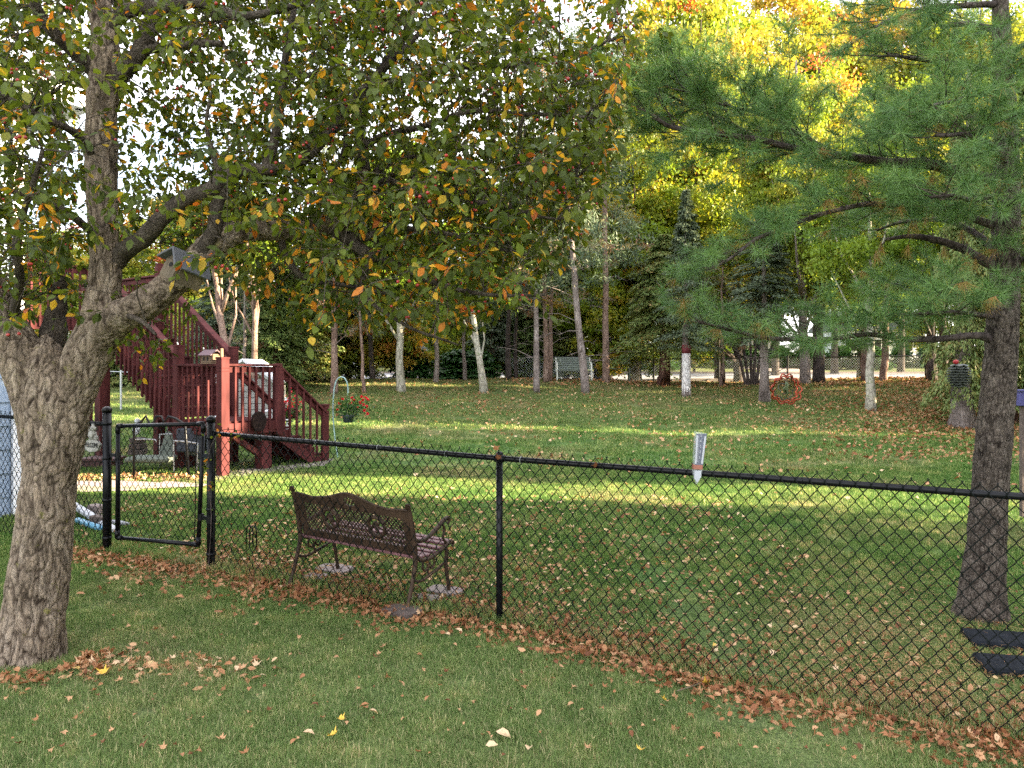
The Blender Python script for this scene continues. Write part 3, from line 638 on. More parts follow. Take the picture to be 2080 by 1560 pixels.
# rain gauge on the rail
gl = simple('cloudy_clear_plastic', (.62, .66, .68), rough=.2, var=.05); gl.node_tree.nodes['Principled BSDF'].inputs['Alpha'].default_value = .28
rg = thing('rain_gauge', 'clear tapered rain gauge with a numbered scale standing on the fence rail', 'rain gauge', P(1416, 985, 4.60))
def RG(px, py, off=0.0): return P(px, py, 4.62 + off)
def slab(b, quad, dpt): 
    vs = [Vector(v) for v in quad] + [Vector(v) + Vector((0, dpt, 0)) for v in quad]; n = len(quad)
    b.add(vs, [tuple(range(n))[::-1], tuple(range(n, 2 * n))] + [(k, (k + 1) % n, n + (k + 1) % n, n + k) for k in range(n)])
b = MB(); slab(b, [RG(1408.5, 986), RG(1425, 972), RG(1436, 879), RG(1413, 876), RG(1409, 965)][:0] or [RG(1415, 984), RG(1424.5, 970), RG(1436, 881), RG(1413, 877), RG(1408.5, 962)], .035); b.build('tube', gl, rg)
M_scale = simple('white_scale_print', (.40, .41, .45), rough=.5, var=.05)
b = MB(); slab(b, [RG(1411.5, 942, -.004), RG(1415, 942, -.004), RG(1418.5, 884, -.004), RG(1414.5, 884, -.004)], .002); slab(b, [RG(1424, 942, -.004), RG(1427.5, 942, -.004), RG(1435, 886, -.004), RG(1431, 886, -.004)], .002); slab(b, [RG(1410, 972, -.004), RG(1417, 981, -.004), RG(1423.5, 968, -.004), RG(1425, 956, -.004), RG(1411, 956, -.004)], .002); b.build('scale_strip', M_scale, rg)
M_scaled = simple('dark_scale_back', (.10, .11, .15), rough=.5, var=.1)
b = MB(); slab(b, [RG(1411, 945, -.001), RG(1428, 945, -.001), RG(1436, 881, -.001), RG(1414, 881, -.001)], .002); b.build('scale_panel', M_scaled, rg)
for i, (px, py) in enumerate(((1424, 885), (1423.3, 896), (1422.6, 907), (1421.8, 918), (1421, 930))):
    c = bpy.data.curves.new('numeral', 'FONT'); c.body = str(5 - i); c.size = .026; c.align_x = 'CENTER'; c.align_y = 'CENTER'; c.extrude = .0008; c.materials.append(M_scale)
    o = bpy.data.objects.new('numeral', c); C.objects.link(o); o.parent = rg; o.location = RG(px, py, -.007) - rg.location; o.rotation_euler = (R(90), 0, 0); tomesh(o)
for j in range(26):
    b = MB() if j == 0 else b; py = 886 + j * 2.1; t_ = (py - 884) / 58
    slab(b, [RG(1418.2 - 2.6 * t_, py, -.006), RG(1421.0 - 2.6 * t_ + (1.5 if j % 5 == 0 else 0), py, -.006), RG(1421.0 - 2.6 * t_, py - .6, -.006), RG(1418.2 - 2.6 * t_, py - .6, -.006)], .001)
b.build('tick_marks', M_scale, rg)
b = MB(); slab(b, [RG(1408.5, 953, -.006), RG(1427, 954, -.006), RG(1427.5, 945, -.006), RG(1409, 944, -.006)], .047); b.build('clamp', simple('rust_brown_strap', (.25, .09, .06), var=.3), rg)
for k, (px, py, cc) in enumerate(((1412, 881, 0), (1432, 883, 0))): pass

# ================================================================== BENCH BY THE FENCE
by = Vector((.87, -.485, 0)).normalized(); bn = Vector((-by.y, by.x, 0)); bo = Vector((-1.80, 6.20, 0)); BLn = 1.20
bench = thing('garden_bench', 'bronze cast-iron bench with lattice back and plum slats behind the fence', 'bench', on(bo.x, bo.y))
def BP(x, y, z):                                       # along, towards the seat front, up (above the bench's own footing)
    q = bo + by * x + bn * y; f = x / BLn; return Vector((q.x, q.y, -.005 - .045 * f + z))
def backpt(x, z):                                      # on the tilted back: z from .40 to .84
    return BP(x, .06 - (z - .40) * .26, z)
def topz(t): return .765 + .075 * math.exp(-((t - .5) / .17) ** 2) + .012 * math.cos((t - .5) * 2 * math.pi * 2) * (1 if abs(t - .5) > .3 else 0)
bz = (backpt(0, .8) - backpt(0, .4)).normalized(); bf = by.cross(bz)
def strip_panel(b, fa, fb, n, th=.016):
    for sg in (-1, 1):
        pass
    vs = []; fs = []
    for k in range(n + 1):
        t = k / n; p, q = fa(t), fb(t)
        vs += [p - bf * th / 2, q - bf * th / 2, q + bf * th / 2, p + bf * th / 2]
    for k in range(n):
        o_ = k * 4
        for e in range(4): fs.append((o_ + e, o_ + (e + 1) % 4, o_ + 4 + (e + 1) % 4, o_ + 4 + e))
    fs += [(3, 2, 1, 0), (n * 4, n * 4 + 1, n * 4 + 2, n * 4 + 3)]; b.add(vs, fs)
OVx, OVz, OVw, OVh = .5, .775, .062, .034              # hole in the crest
def crest_lo(t): return .705
back = MB()
# crest around the oval hole: left, right, above, below
def X(t): return .02 + t * (BLn - .04)
tL, tR = OVx - OVw / BLn, OVx + OVw / BLn
strip_panel(back, lambda t: backpt(X(t * tL), crest_lo(0)), lambda t: backpt(X(t * tL), topz(t * tL)), 14)
strip_panel(back, lambda t: backpt(X(tR + t * (1 - tR)), crest_lo(0)), lambda t: backpt(X(tR + t * (1 - tR)), topz(tR + t * (1 - tR))), 14)
def hole(t, sg): 
    u = (tL + t * (tR - tL) - .5) * BLn / OVw; return OVz + sg * OVh * math.sqrt(max(0, 1 - u * u))
strip_panel(back, lambda t: backpt(X(tL + t * (tR - tL)), crest_lo(0)), lambda t: backpt(X(tL + t * (tR - tL)), hole(t, -1)), 12)
strip_panel(back, lambda t: backpt(X(tL + t * (tR - tL)), hole(t, 1)), lambda t: backpt(X(tL + t * (tR - tL)), topz(tL + t * (tR - tL))), 12)
crest = back.build('crest_rail', M_bronze, bench)
b = MB(); b.tube([backpt(X(t), topz(t)) for t in np.linspace(0, 1, 30)], .011, 6); b.build('crest_moulding', M_bronze, crest, True)
b = MB(); strip_panel(b, lambda t: backpt(X(t), .405), lambda t: backpt(X(t), .475), 4); b.build('lower_rail', M_bronze, bench)
b = MB(); strip_panel(b, lambda t: backpt(X(t * .055), .475), lambda t: backpt(X(t * .055), .705), 2); b.build('side_stile', M_bronze, bench)
b = MB(); strip_panel(b, lambda t: backpt(X(.945 + t * .055), .475), lambda t: backpt(X(.945 + t * .055), .705), 2); b.build('side_stile', M_bronze, bench)
# lattice, interrupted by the two medallions
meds = [(.30, .60), (.70, .60)]; MR = .088
lat = MB(); x0, x1, z0, z1 = X(.055), X(.945), .475, .705; sp = .036
def clipadd(xa, za, xb, zb):
    n = 40; run = []
    for k in range(n + 1):
        t = k / n; x, z = xa + (xb - xa) * t, za + (zb - za) * t
        ok = x0 <= x <= x1 and z0 <= z <= z1 and all(math.hypot(x - m[0] * BLn, z - m[1]) > MR for m in meds)
        if ok: run.append((x, z))
        if (not ok or k == n) and len(run) > 1:
            lat.beam(backpt(*run[0]), backpt(*run[-1]), .0085, .006, up=bf)
        if not ok: run = []
for k in range(-8, 34):
    xs = x0 + k * sp; clipadd(xs, z0, xs + (z1 - z0), z1); clipadd(xs + (z1 - z0), z0, xs, z1)
lat.build('lattice', M_bronze, bench)
for mxx, mzz in meds:
    b = MB(); c = (mxx * BLn, mzz)
    b.tube([backpt(c[0] + .078 * math.cos(a), c[1] + .078 * math.sin(a)) for a in np.linspace(0, 2 * math.pi, 25)[:-1]], .015, 6, closed=True)
    md = b.build('medallion', M_bronze, bench, True)
    b = MB()
    b.tube([backpt(c[0] + x, c[1] + z) for x, z in ((-.06, -.03), (-.035, .0), (-.02, .03), (.0, .035), (.02, .02), (.045, .045))], [.008, .014, .012, .016, .012, .006], 6)
    b.tube([backpt(c[0] + x, c[1] + z) for x, z in ((-.02, .02), (-.005, -.02), (.01, -.05), (.02, -.07))], [.012, .013, .009, .005], 6)
    b.tube([backpt(c[0] + x, c[1] + z) for x, z in ((.01, .02), (.03, -.01), (.06, -.02))], [.010, .008, .005], 6); b.build('cast_motif', M_bronze, md, True)
b = MB(); c = (.5 * BLn, OVz)
for xx in (-.035, 0, .03): b.tube([backpt(c[0] + xx - .02, c[1] - .03), backpt(c[0] + xx, c[1] + .0), backpt(c[0] + xx + .012, c[1] + .03)], [.005, .009, .004], 6)
b.build('crest_motif', M_bronze, crest, True)
def sm(pts, n=6):                                      # Catmull-Rom through points
    pts = [Vector(p) for p in pts]; q = [2 * pts[0] - pts[1]] + pts + [2 * pts[-1] - pts[-2]]; out = []
    for i in range(1, len(q) - 2):
        for k in range(n):
            t = k / n; a, b_, c_, d_ = q[i - 1], q[i], q[i + 1], q[i + 2]
            out.append(.5 * ((2 * b_) + (c_ - a) * t + (2 * a - 5 * b_ + 4 * c_ - d_) * t * t + (3 * b_ - a - 3 * c_ + d_) * t ** 3))
    return out + [pts[-1]]
def rs(r, n): return list(np.interp(np.linspace(0, 1, n), np.linspace(0, 1, len(r)), r))
for xx in (0.0, BLn):
    def T(name, yz, r, par=bench):
        pts = sm([BP(xx, y, z) for y, z in yz]); b = MB(); b.tube(pts, rs(r, len(pts)), 8); return b.build(name, M_bronze, par, True)
    lg = T('rear_leg', [(-.10, 0), (-.055, .10), (.0, .26), (.03, .40), (.0, .60), (-.055, .80), (-.075, .815)], [.020, .015, .017, .020, .020, .016, .024])
    T('front_leg', [(.49, .0), (.47, .12), (.44, .26), (.45, .36), (.43, .43)], [.019, .014, .017, .017, .015])
    fr = T('seat_bracket', [(.03, .42), (.10, .375), (.22, .365), (.35, .39), (.45, .425), (.52, .435), (.55, .415), (.53, .395)], [.018, .016, .016, .017, .02, .018, .013, .01])
    T('armrest', [(-.0, .56), (.08, .525), (.18, .53), (.30, .575), (.40, .625), (.46, .64), (.49, .615), (.465, .59)], [.015, .016, .017, .018, .018, .018, .014, .010])
    T('arm_support', [(.39, .61), (.42, .55), (.40, .49), (.44, .44)], [.010, .012, .010, .012])
    T('cross_brace', [(.0, .24), (.10, .215), (.22, .235), (.34, .26), (.45, .29)], [.010, .012, .014, .011, .010])
    T('scroll', [(.14, .37), (.12, .31), (.16, .28), (.19, .31), (.17, .335)], [.008, .010, .009, .008, .006]); T('scroll', [(.26, .37), (.28, .31), (.24, .28), (.21, .31), (.23, .335)], [.008, .010, .009, .008, .006]); T('scroll', [(.2, .24), (.19, .29), (.22, .33)], [.008, .009, .006])
for k, (y, z) in enumerate(((.06, .405), (.135, .392), (.21, .388), (.285, .395), (.36, .412), (.435, .432), (.50, .440))):
    b = MB(); b.beam(BP(.005, y, z), BP(BLn - .005, y, z), .058, .020, bev=.004); b.build('seat_slat', M_slat, bench)
def flatstone(px, py, w, l, h, rot, m, label, group=None, sink=.4, p=None):
    p = p or G(px, py); r = random.Random(int(px)); n = 11
    out = [((w / 2) * (abs(math.cos(a)) ** .5) * math.copysign(1, math.cos(a)) * r.uniform(.86, 1.05), (l / 2) * (abs(math.sin(a)) ** .5) * math.copysign(1, math.sin(a)) * r.uniform(.86, 1.05)) for a in np.linspace(0, 2 * math.pi, n + 1)[:-1]]
    b = MB(); x = Vector((math.cos(rot), math.sin(rot), 0)); y = Vector((-x.y, x.x, 0)); b.prism(out, p + ZA * h * (.5 - sink), (x, y, ZA), h)
    o = b.build('paving_stone', m); tag(o, label, 'stone', group); return o
q = BP(BLn, -.13, 0); flatstone(811, 1250, .32, .22, .07, frot, M_stoned, 'flat brown stone under the rear right foot of the bench', p=Vector((q.x, q.y, gz(q.x, q.y) + .01)))
flatstone(905, 1205, .30, .22, .05, frot, M_stone, 'pinkish paver beside the front right foot of the bench', sink=.35)
flatstone(868, 1222, .26, .20, .05, frot + .2, M_stone, 'pinkish paver between the two right feet of the bench', sink=.35)
flatstone(680, 1160, .36, .24, .05, frot, M_stone, 'pinkish paver under the front left foot of the bench', sink=.35)
flatstone(640, 1178, .22, .18, .05, frot + .3, M_stone, 'small paver between the two left feet of the bench', sink=.35)
for i, (px, py, lab) in enumerate(((2050, 1312, 'upper black rubber slab lying in needles at the right edge'), (2085, 1368, 'lower black rubber slab lying in needles at the right edge'))):
    p = G(px, py); b = MB(); b.box(p + ZA * .03, (.55, .30, .06), (Vector((.97, -.22, 0)), Vector((.22, .97, 0)), ZA), .015); tag(b.build('rubber_mat', M_rubber), lab, 'mat')
# small wire hoop edging left of the bench
for i, px in enumerate((507, 514)):
    p = G(px, 1120); b = MB(); t_ = [p + FDIR * (.045 * math.cos(a)) + ZA * (.20 + .05 * math.sin(a)) for a in np.linspace(math.pi, 0, 9)]
    b.tube([t_[0] - ZA * .24] + t_ + [t_[-1] - ZA * .24], .006, 6); tag(b.build('wire_hoop', M_black, smooth=True), ('left' if i == 0 else 'right') + ' one of two black wire hoops stuck in grass behind the fence', 'garden edging', 'black wire edging hoops')

# birdhouse on the crabapple limb
bh = thing('birdhouse', 'weathered grey birdhouse tilted on the crabapple limb', 'birdhouse', P(375, 590, 4.12))
bm = Matrix.Rotation(R(28), 4, 'Y') @ Matrix.Rotation(R(-42), 4, 'Z')
bc = P(375, 553, 4.02); ax = [ (Matrix.Rotation(R(27), 3, 'Y') @ Matrix.Rotation(R(-30), 3, 'Z') @ Vector(v)) for v in ((1, 0, 0), (0, 1, 0), (0, 0, 1))]
X_, Y_, Z_ = ax                                       # X_: across the front, -Y_: front face normal
bw, bd, bhh = .115, .175, .13
def BH(x, y, z): return bc + X_ * x + Y_ * y + Z_ * z
out = [(-bw / 2, -bhh / 2), (bw / 2, -bhh / 2), (bw / 2, bhh / 2 - .03), (0, bhh / 2 + .03), (-bw / 2, bhh / 2 - .03)]
b = MB(); b.prism(out, BH(0, 0, 0), (X_, Z_, Y_), bd); b.build('box', M_birdwood, bh)
for sg in (-1, 1):
    e1 = (X_ * sg * .0775 - Z_ * .0725).normalized(); nrm_ = (X_ * sg * .0725 + Z_ * .0775).normalized()
    b = MB(); b.box(BH(0, -.015, bhh / 2 + .036) + e1 * .058, (.125, bd + .06, .012), (e1, Y_, nrm_), .002); b.build('roof_panel', M_birdroof, bh)
for k in range(4):
    b = MB(); b.box(BH(-.042 + k * .028, -bd / 2 - .003, -.012), (.0265, .006, .095), (X_, Y_, Z_)); b.build('front_board', M_birdwood, bh)
b = MB(); b.tube([BH(0, -bd / 2 - .0065, .012), BH(0, -bd / 2 - .009, .012)], .0135, 14); b.build('entrance_hole', M_dark, bh)

# log birdhouse on the landing rail
lh = thing('log_birdhouse', 'small log-cabin bird feeder with plum roof on the landing rail', 'bird feeder', (A + WA * .30) + ZA * (RT + .02))
c0 = A + WA * .33 + ZA * (RT + .10); b = MB(); b.box(c0, (.16, .26, .16), FR); cab = b.build('cabin', M_brickhouse, lh)
for k in range(6):
    b = MB(); b.beam(c0 - UA * .083 - WA * .14 + ZA * (-.07 + k * .028), c0 - UA * .083 + WA * .14 + ZA * (-.07 + k * .028), .016, .02); b.build('log', M_brickhouse, cab)
    b = MB(); b.beam(c0 - WA * .133 - UA * .09 + ZA * (-.07 + k * .028), c0 - WA * .133 + UA * .09 + ZA * (-.07 + k * .028), .016, .02); b.build('log', M_brickhouse, cab)
for t_ in (-.05, .05): b = MB(); b.box(c0 - UA * .093 + WA * t_, (.004, .04, .06), FR); b.build('window', M_dark, cab)
for sg in (-1, 1):
    e1 = (UA * sg * .8 - ZA * .6).normalized(); nn = (UA * sg * .6 + ZA * .8).normalized(); b = MB(); b.box(c0 + ZA * .145 + e1 * .07, (.16, .36, .014), (e1, WA, nn)); b.build('roof_panel', M_purpleroof, lh)
b = MB(); b.box(c0 - WA * .30 + ZA * .09, (.05, .04, .16), FR, .008); tag(b.build('wooden_figure', M_brickhouse), 'small pale wooden figure standing on the corner post of the landing', 'ornament')
b = MB(); pc = (A - WA * .10 + UA * .62 + ZA * (LZ - .02)); out = [(.14 * math.cos(a), .17 * math.sin(a)) for a in np.linspace(0, 6.283, 17)[:-1]]; b.prism(out, pc, (UA, ZA, WA), .05); o = b.build('stone_plaque', simple('dark_brown_plaque', (.018, .012, .011), rough=.9, var=.4, scale=25, bump=.6, spec=.05)); tag(o, 'dark oval stone plaque hanging on the landing balusters', 'plaque')

# shepherd's hook and hanging basket
hk = thing('shepherd_hook', 'pale blue-green shepherd hook standing behind the stairs', 'hook', on(P(690, 0, 12.6).x, 12.6))
hp = [(686, 930), (681, 895), (677, 850), (677, 810), (681, 780), (688, 768), (698, 767), (705, 778), (707, 795), (706, 805)]
b = MB(); b.tube(sm([P(px, py, 12.6) for px, py in hp], 4), .012, 6); b.build('rod', M_hook, hk, True)
hb = thing('hanging_basket', 'dark hanging flower pot with red blooms on the shepherd hook', 'flower pot', P(706, 860, 12.6))
b = MB(); b.lathe(P(707, 858, 12.6), [(.075, 0), (.095, .10), (.108, .115), (.108, .125), (.09, .125)], 18); b.build('pot', M_pot, hb, True)
for a in (0, 2.1, 4.2): b = MB(); b.tube([P(707, 843, 12.6) + Vector((.1 * math.cos(a), .1 * math.sin(a), 0)), P(706, 804, 12.6)], .003, 4); b.build('hanger_wire', M_darkmetal, hb)
n = 700; c = np.array(P(714, 828, 12.6)); q = rng.normal(0, 1, (n, 3)) * [.14, .13, .085] + c; q[:, 2] -= .0
b_ = leaves('foliage', q, rng.normal(0, 1, (n, 3)) + [0, 0, .3], rng.normal(0, 1, (n, 3)) + [0, 0, 1], rng.uniform(.03, .055, n), rng.random(n), *KITE, LF_bush); o = link('foliage', b_, hb); 
for k in range(17):
    px, py = [(685, 832), (690, 820), (696, 812), (716, 808), (737, 812), (743, 808), (738, 822), (740, 834), (746, 840), (732, 818), (728, 826), (748, 812), (712, 818), (686, 842), (720, 812), (745, 826), (735, 806)][k]
    p = np.array(P(px, py, 12.5)) ; m_ = 14; d_ = rng.normal(0, 1, (m_, 3)) + [0, -.6, .2]
    o = link('bloom', leaves('bloom', np.tile(p, (m_, 1)), d_, rng.normal(0, 1, (m_, 3)), np.full(m_, .038), rng.random(m_), *KITE, M_redflower), hb)

# things under and behind the deck
gf = thing('patio_glider', 'worn aluminium patio glider seat standing under the deck behind the gate', 'outdoor seat', P(320, 972, 12.1))
def GL(px, py, d=12.1): return P(px, py, d)
for dd_ in (0, .62):
    s_ = 12.1 / (12.1 + dd_)
    def gq(px, py): return P(1040 + (px - 1040) * 1.0, py, 12.1) + Vector((.13, dd_, .03)) if dd_ else P(px, py, 12.1)
    b = MB(); b.tube(sm([gq(272, 968), gq(272, 900), gq(276, 893), gq(312, 893), gq(318, 898)], 4), .012, 6); b.build('side_frame', M_silverframe, gf, True)
    b = MB(); b.tube(sm([gq(354, 974), gq(353, 903), gq(358, 896), gq(396, 900), gq(402, 905), gq(398, 970)], 4), .014, 6); b.build('side_frame', M_silverframe, gf, True)
    b = MB(); b.tube([gq(265, 968), gq(400, 970)], .010, 6); b.build('base_rail', M_silverframe, gf, True)
b = MB(); b.box(P(308, 932, 12.35), (.70, .45, .09), None, .03); b.build('seat_cushion', M_sling, gf)
b = MB(); b.add([P(322, 925, 12.7), P(400, 925, 12.7), P(402, 866, 12.9), P(340, 866, 12.9)], [(0, 1, 2, 3)]); b.add([v + Vector((0, .02, 0)) for v in (P(322, 925, 12.7), P(400, 925, 12.7), P(402, 866, 12.9), P(340, 866, 12.9))], [(3, 2, 1, 0)]); b.build('sling_back', M_sling, gf)
b = MB(); b.box(P(392, 893, 12.55), (.42, .34, .40), None, .02); tag(b.build('storage_box', M_darkcloth), 'dark slate storage box beneath the stair landing', 'box')
pl = thing('planter', 'dark maroon planter box beside the tall deck post', 'planter', P(208, 958, 13.2)); b = MB(); b.box(P(208, 945, 13.2), (.55, .4, .24), None, .02); b.build('box', M_terracotta, pl); b = MB(); b.box(P(208, 931, 13.2), (.62, .46, .04), None, -.004); b.build('rim', M_terracotta, pl)
st = thing('stone_stack', 'small stack of grey stone blocks with a white ornament behind the gate', 'stone stack', P(280, 925, 13.8)); 
for k in range(3): b = MB(); b.box(P(280, 918 - k * 12, 13.8), (.26 - .03 * k, .25, .10), None, .015); b.build('stone', M_stoned, st)
b = MB(); ball(b, P(277, 873, 13.8), .07, 1, 1, 1.5); ball(b, P(279, 855, 13.8), .05); b.build('ornament', M_white, st, True)
dsp = thing('downspout_pipe', 'white downspout pipe lying on the grass behind the trunk', 'pipe', G(190, 1050)); p0, p1 = G(140, 1040, 12) + ZA * .12, G(232, 1085) + ZA * .04
b = MB(); b.beam(p0, p1, .09, .07, bev=.02); b.build('pipe', simple('dusty_white_vinyl', (.42, .43, .46), rough=.5, var=.1), dsp)
bp_ = thing('blue_pipe', 'blue plastic pipe lying across the grass behind the gate post', 'pipe', G(200, 1075)); b = MB(); b.tube([G(158, 1066) + ZA * .05, G(205, 1082) + ZA * .04], .035, 10); b.build('pipe', M_bluepipe, bp_, True); b = MB(); b.tube([G(205, 1068) + ZA * .05, G(245, 1070) + ZA * .04, G(262, 1070) + ZA * .035], [.03, .03, .012], 10); b.build('nozzle_end', M_greyplastic, bp_, True)
for i, (px, py, lab) in enumerate(((197, 1048, 'pinkish brick block resting on the white pipe'), (202, 1072, 'dark brick block resting on the blue pipe'))):
    b = MB(); b.box(G(px, py) + ZA * .08, (.20, .12, .11), (Vector((.9, -.4, 0)).normalized(), Vector((.4, .9, 0)).normalized(), ZA), .008); tag(b.build('brick_block', M_stone if i == 0 else M_stoned), lab, 'brick')

# grey-sided play shed seen through the railings
sh = thing('garden_shed', 'small grey-sided shed with white roof edge seen through the stair railing', 'shed', on(P(495, 0, 17.5).x, 17.5))
sc_ = P(500, 815, 17.5); b = MB(); b.box((sc_.x, 18.0, 1.0), (1.25, 1.0, 1.15)); b.build('wall', simple('grey_beige_siding', (.30, .29, .27), var=.1), sh)
for k in range(8): b = MB(); b.box((sc_.x, 17.485, .50 + k * .14), (1.26, .03, .125)); b.build('siding_board', simple('grey_beige_board', (.32, .31, .29), var=.1) if k == 0 else bpy.data.materials['grey_beige_board'], sh)
b = MB(); 
for sg in (-1, 1): b.beam((sc_.x, 17.9, 2.02), (sc_.x + sg * .85, 17.9, 1.50), 1.3, .06)
b.build('roof', M_white, sh)
b = MB(); b.beam((sc_.x, 17.42, 1.95), (sc_.x + .8, 17.42, 1.45), .05, .1); b.beam((sc_.x, 17.42, 1.95), (sc_.x - .8, 17.42, 1.45), .05, .1); b.build('barge_board', M_white, sh)
for px, lab in ((432, 'white plastic garden chair behind the landing, left of the shed'), (560, 'white plastic garden chair behind the stairs, right of the shed')):
    c = P(px, 860, 16.5); c.z = gz(c.x, 16.5); ch = thing('garden_chair', lab, 'chair', c, 'white chairs behind the deck')
    b = MB(); b.box(c + ZA * .40, (.45, .42, .04)); b.build('seat', M_white, ch)
    for k in range(5): b = MB(); b.box(c + Vector((-.18 + k * .09, .2, .66)), (.06, .025, .5)); b.build('back_slat', M_white, ch)
    for sx in (-.2, .2):
        for sy in (-.18, .18): b = MB(); b.box(c + Vector((sx, sy, .2)), (.04, .04, .4)); b.build('leg', M_white, ch)
        b = MB(); b.box(c + Vector((sx * 1.1, 0, .62)), (.05, .42, .03)); b.build('armrest', M_white, ch)
fl = thing('flower_pot', 'pot of red and pink flowers by the foot of the stairs', 'flower pot', on(P(590, 0, 15).x, 15)); b = MB(); b.lathe(P(590, 850, 15), [(.10, 0), (.14, .2), (.15, .22)], 14); b.build('pot', M_terracotta, fl, True)
n = 120; q = np.array(P(588, 825, 15)) + rng.normal(0, 1, (n, 3)) * [.12, .12, .13]; link('blooms', leaves('blooms', q, rng.normal(0, 1, (n, 3)), rng.normal(0, 1, (n, 3)), np.full(n, .055), rng.random(n), *KITE, M_redflower), fl)
n = 300; q = np.array(P(590, 838, 15)) + rng.normal(0, 1, (n, 3)) * [.13, .13, .12]; link('foliage', leaves('foliage', q, rng.normal(0, 1, (n, 3)), rng.normal(0, 1, (n, 3)), np.full(n, .06), rng.random(n), *KITE, LF_bush), fl)

# glider bench on the mound
gb = G(1165, 772); gb = Vector((P(1165, 0, 28.6).x, 28.6, gz(P(1165, 0, 28.6).x, 28.6)))
gbn = thing('glider_bench', 'cream-framed glider bench with slatted seat on top of the mound', 'bench', gb)
for sx in (-.66, .66):
    def gg(y, z, dx=0): return gb + Vector((sx + dx, y, z))
    b = MB(); b.tube(sm([gg(-.45, 0), gg(-.38, .5), gg(-.25, .68), gg(.0, .70), gg(.30, .66)], 4), .030, 6); b.build('arm_frame', M_glider, gbn, True)
    b = MB(); b.tube(sm([gg(-.40, .1, .16 * (1 if sx < 0 else -1)), gg(-.1, .12, .16 * (1 if sx < 0 else -1)), gg(.3, .08, 0), gg(.35, .0)], 4), .024, 6); b.build('rocker', M_glider, gbn, True)
    b = MB(); b.tube(sm([gg(-.3, .38), gg(.15, .36), gg(.28, .6), gg(.36, .92)], 4), .024, 6); b.build('seat_frame', M_glider, gbn, True)
for k in range(6): b = MB(); b.box(gb + Vector((0, -.28 + k * .085, .40)), (1.3, .065, .02)); b.build('seat_slat', M_greenslat, gbn)
for k in range(6): b = MB(); b.box(gb + Vector((0, .20 + k * .03, .47 + k * .085)), (1.3, .02, .062)); b.build('back_slat', M_greenslat, gbn)
# picnic bench on the right of the second trunk
pb = Vector((P(1258, 0, 30).x, 30.2, gz(P(1258, 0, 30).x, 30.2))); pbn = thing('picnic_bench', 'grey slatted bench beside the straight pine trunk on the mound', 'bench', pb)
for k in range(3): b = MB(); b.box(pb + Vector((0, k * .13, .52)), (1.1, .11, .03)); b.build('seat_slat', M_greenslat, pbn)
for sx in (-.45, .45): b = MB(); b.box(pb + Vector((sx, .13, .26)), (.06, .36, .52)); b.build('leg', M_greenslat, pbn)
for k in range(2): b = MB(); b.box(pb + Vector((0, .42, .75 + k * .14)), (1.1, .03, .10)); b.build('back_slat', M_greenslat, pbn)

# fence along the street
ff = thing('street_fence', 'low black chain-link fence along the street beyond the mound', 'fence', on(8, 31.6))
FY = 31.6; fx = np.linspace(.6, 19, 24)
b = MB(); b.tube([(x, FY, gz(x, FY) + 1.02) for x in fx], .028, 6); b.build('top_rail', M_black, ff)
for px in (1050, 1190, 1328, 1460, 1600, 1757, 1880):
    x = P(px, 0, FY).x; b = MB(); b.tube([(x, FY, gz(x, FY) - .2), (x, FY, gz(x, FY) + 1.07)], .035, 8); b.build('fence_post', M_black, ff)
b = MB(); s_ = .11
for k in range(int((19 - .6) / s_)):
    x = .6 + k * s_
    for sg in (-1, 1):
        b.beam((x, FY, gz(x, FY)), (x + sg * 1.0, FY, gz(x + sg, FY) + 1.0), .006, .006)
o = b.build('wire_mesh', M_steel, ff); o['kind'] = 'stuff'
# old galvanised fence beyond the deck
of = thing('galvanised_fence', 'thin galvanised wire fence on the lawn seen under the deck', 'fence', on(P(246, 0, 21).x, 21))
for px in (150, 246, 345):
    p = P(px, 0, 21); b = MB(); b.tube([(p.x, 21, gz(p.x, 21) - .1), (p.x, 21, gz(p.x, 21) + 1.15)], .03, 8); b.build('fence_post', M_steel, of)
b = MB(); p, q = P(60, 0, 21), P(560, 0, 21); b.tube([(x, 21, gz(x, 21) + 1.1) for x in np.linspace(p.x, q.x, 6)], .012, 5); b.build('top_wire', M_steel, of)
# red lacquer wind spinner
wsp = thing('wind_spinner', 'red and copper hanging wind spinner ring with a green centre figure', 'wind spinner', P(1597, 822, 8.4))
wc = P(1597, 790, 8.4)
for i, (r_, am, m_) in enumerate(((.165, .014, M_copper), (.140, .012, M_copper), (.118, .010, M_darkmetal), (.060, .004, M_darkmetal))):
    b = MB(); b.tube([wc + Vector((math.cos(a) * (r_ + am * math.cos(10 * a)), .05 * math.sin(a * 2 + i) + .02 * i, math.sin(a) * (r_ + am * math.cos(10 * a)))) for a in np.linspace(0, 2 * math.pi, 81)[:-1]], .0085 if i < 2 else .004, 6, closed=True); b.build('ring', m_, wsp, True)
for k in range(10):
    a = k * .628; b = MB(); b.tube([wc + Vector((math.cos(a + t_ * .5) * (.12 + .05 * t_), .03 * math.sin(t_ * 3), math.sin(a + t_ * .5) * (.12 + .05 * t_))) for t_ in np.linspace(0, 1, 6)], .006, 5); b.build('petal', M_copper, wsp, True)
b = MB(); b.tube([wc + Vector(v) for v in ((-.005, 0, .09), (.012, 0, .05), (.0, 0, .0), (.02, 0, -.05), (.0, 0, -.085))], [.008, .024, .020, .018, .008], 8); b.tube([wc + Vector(v) for v in ((.0, 0, .03), (-.03, 0, .0), (-.01, 0, -.05))], [.01, .012, .008], 6); b.build('centre_figure', simple('green_patina', (.10, .13, .06), metal=.4, rough=.4), wsp, True)
b = MB(); b.tube([wc + ZA * .17, wc + ZA * .62], .0025, 4); b.build('hanging_line', M_darkmetal, wsp)
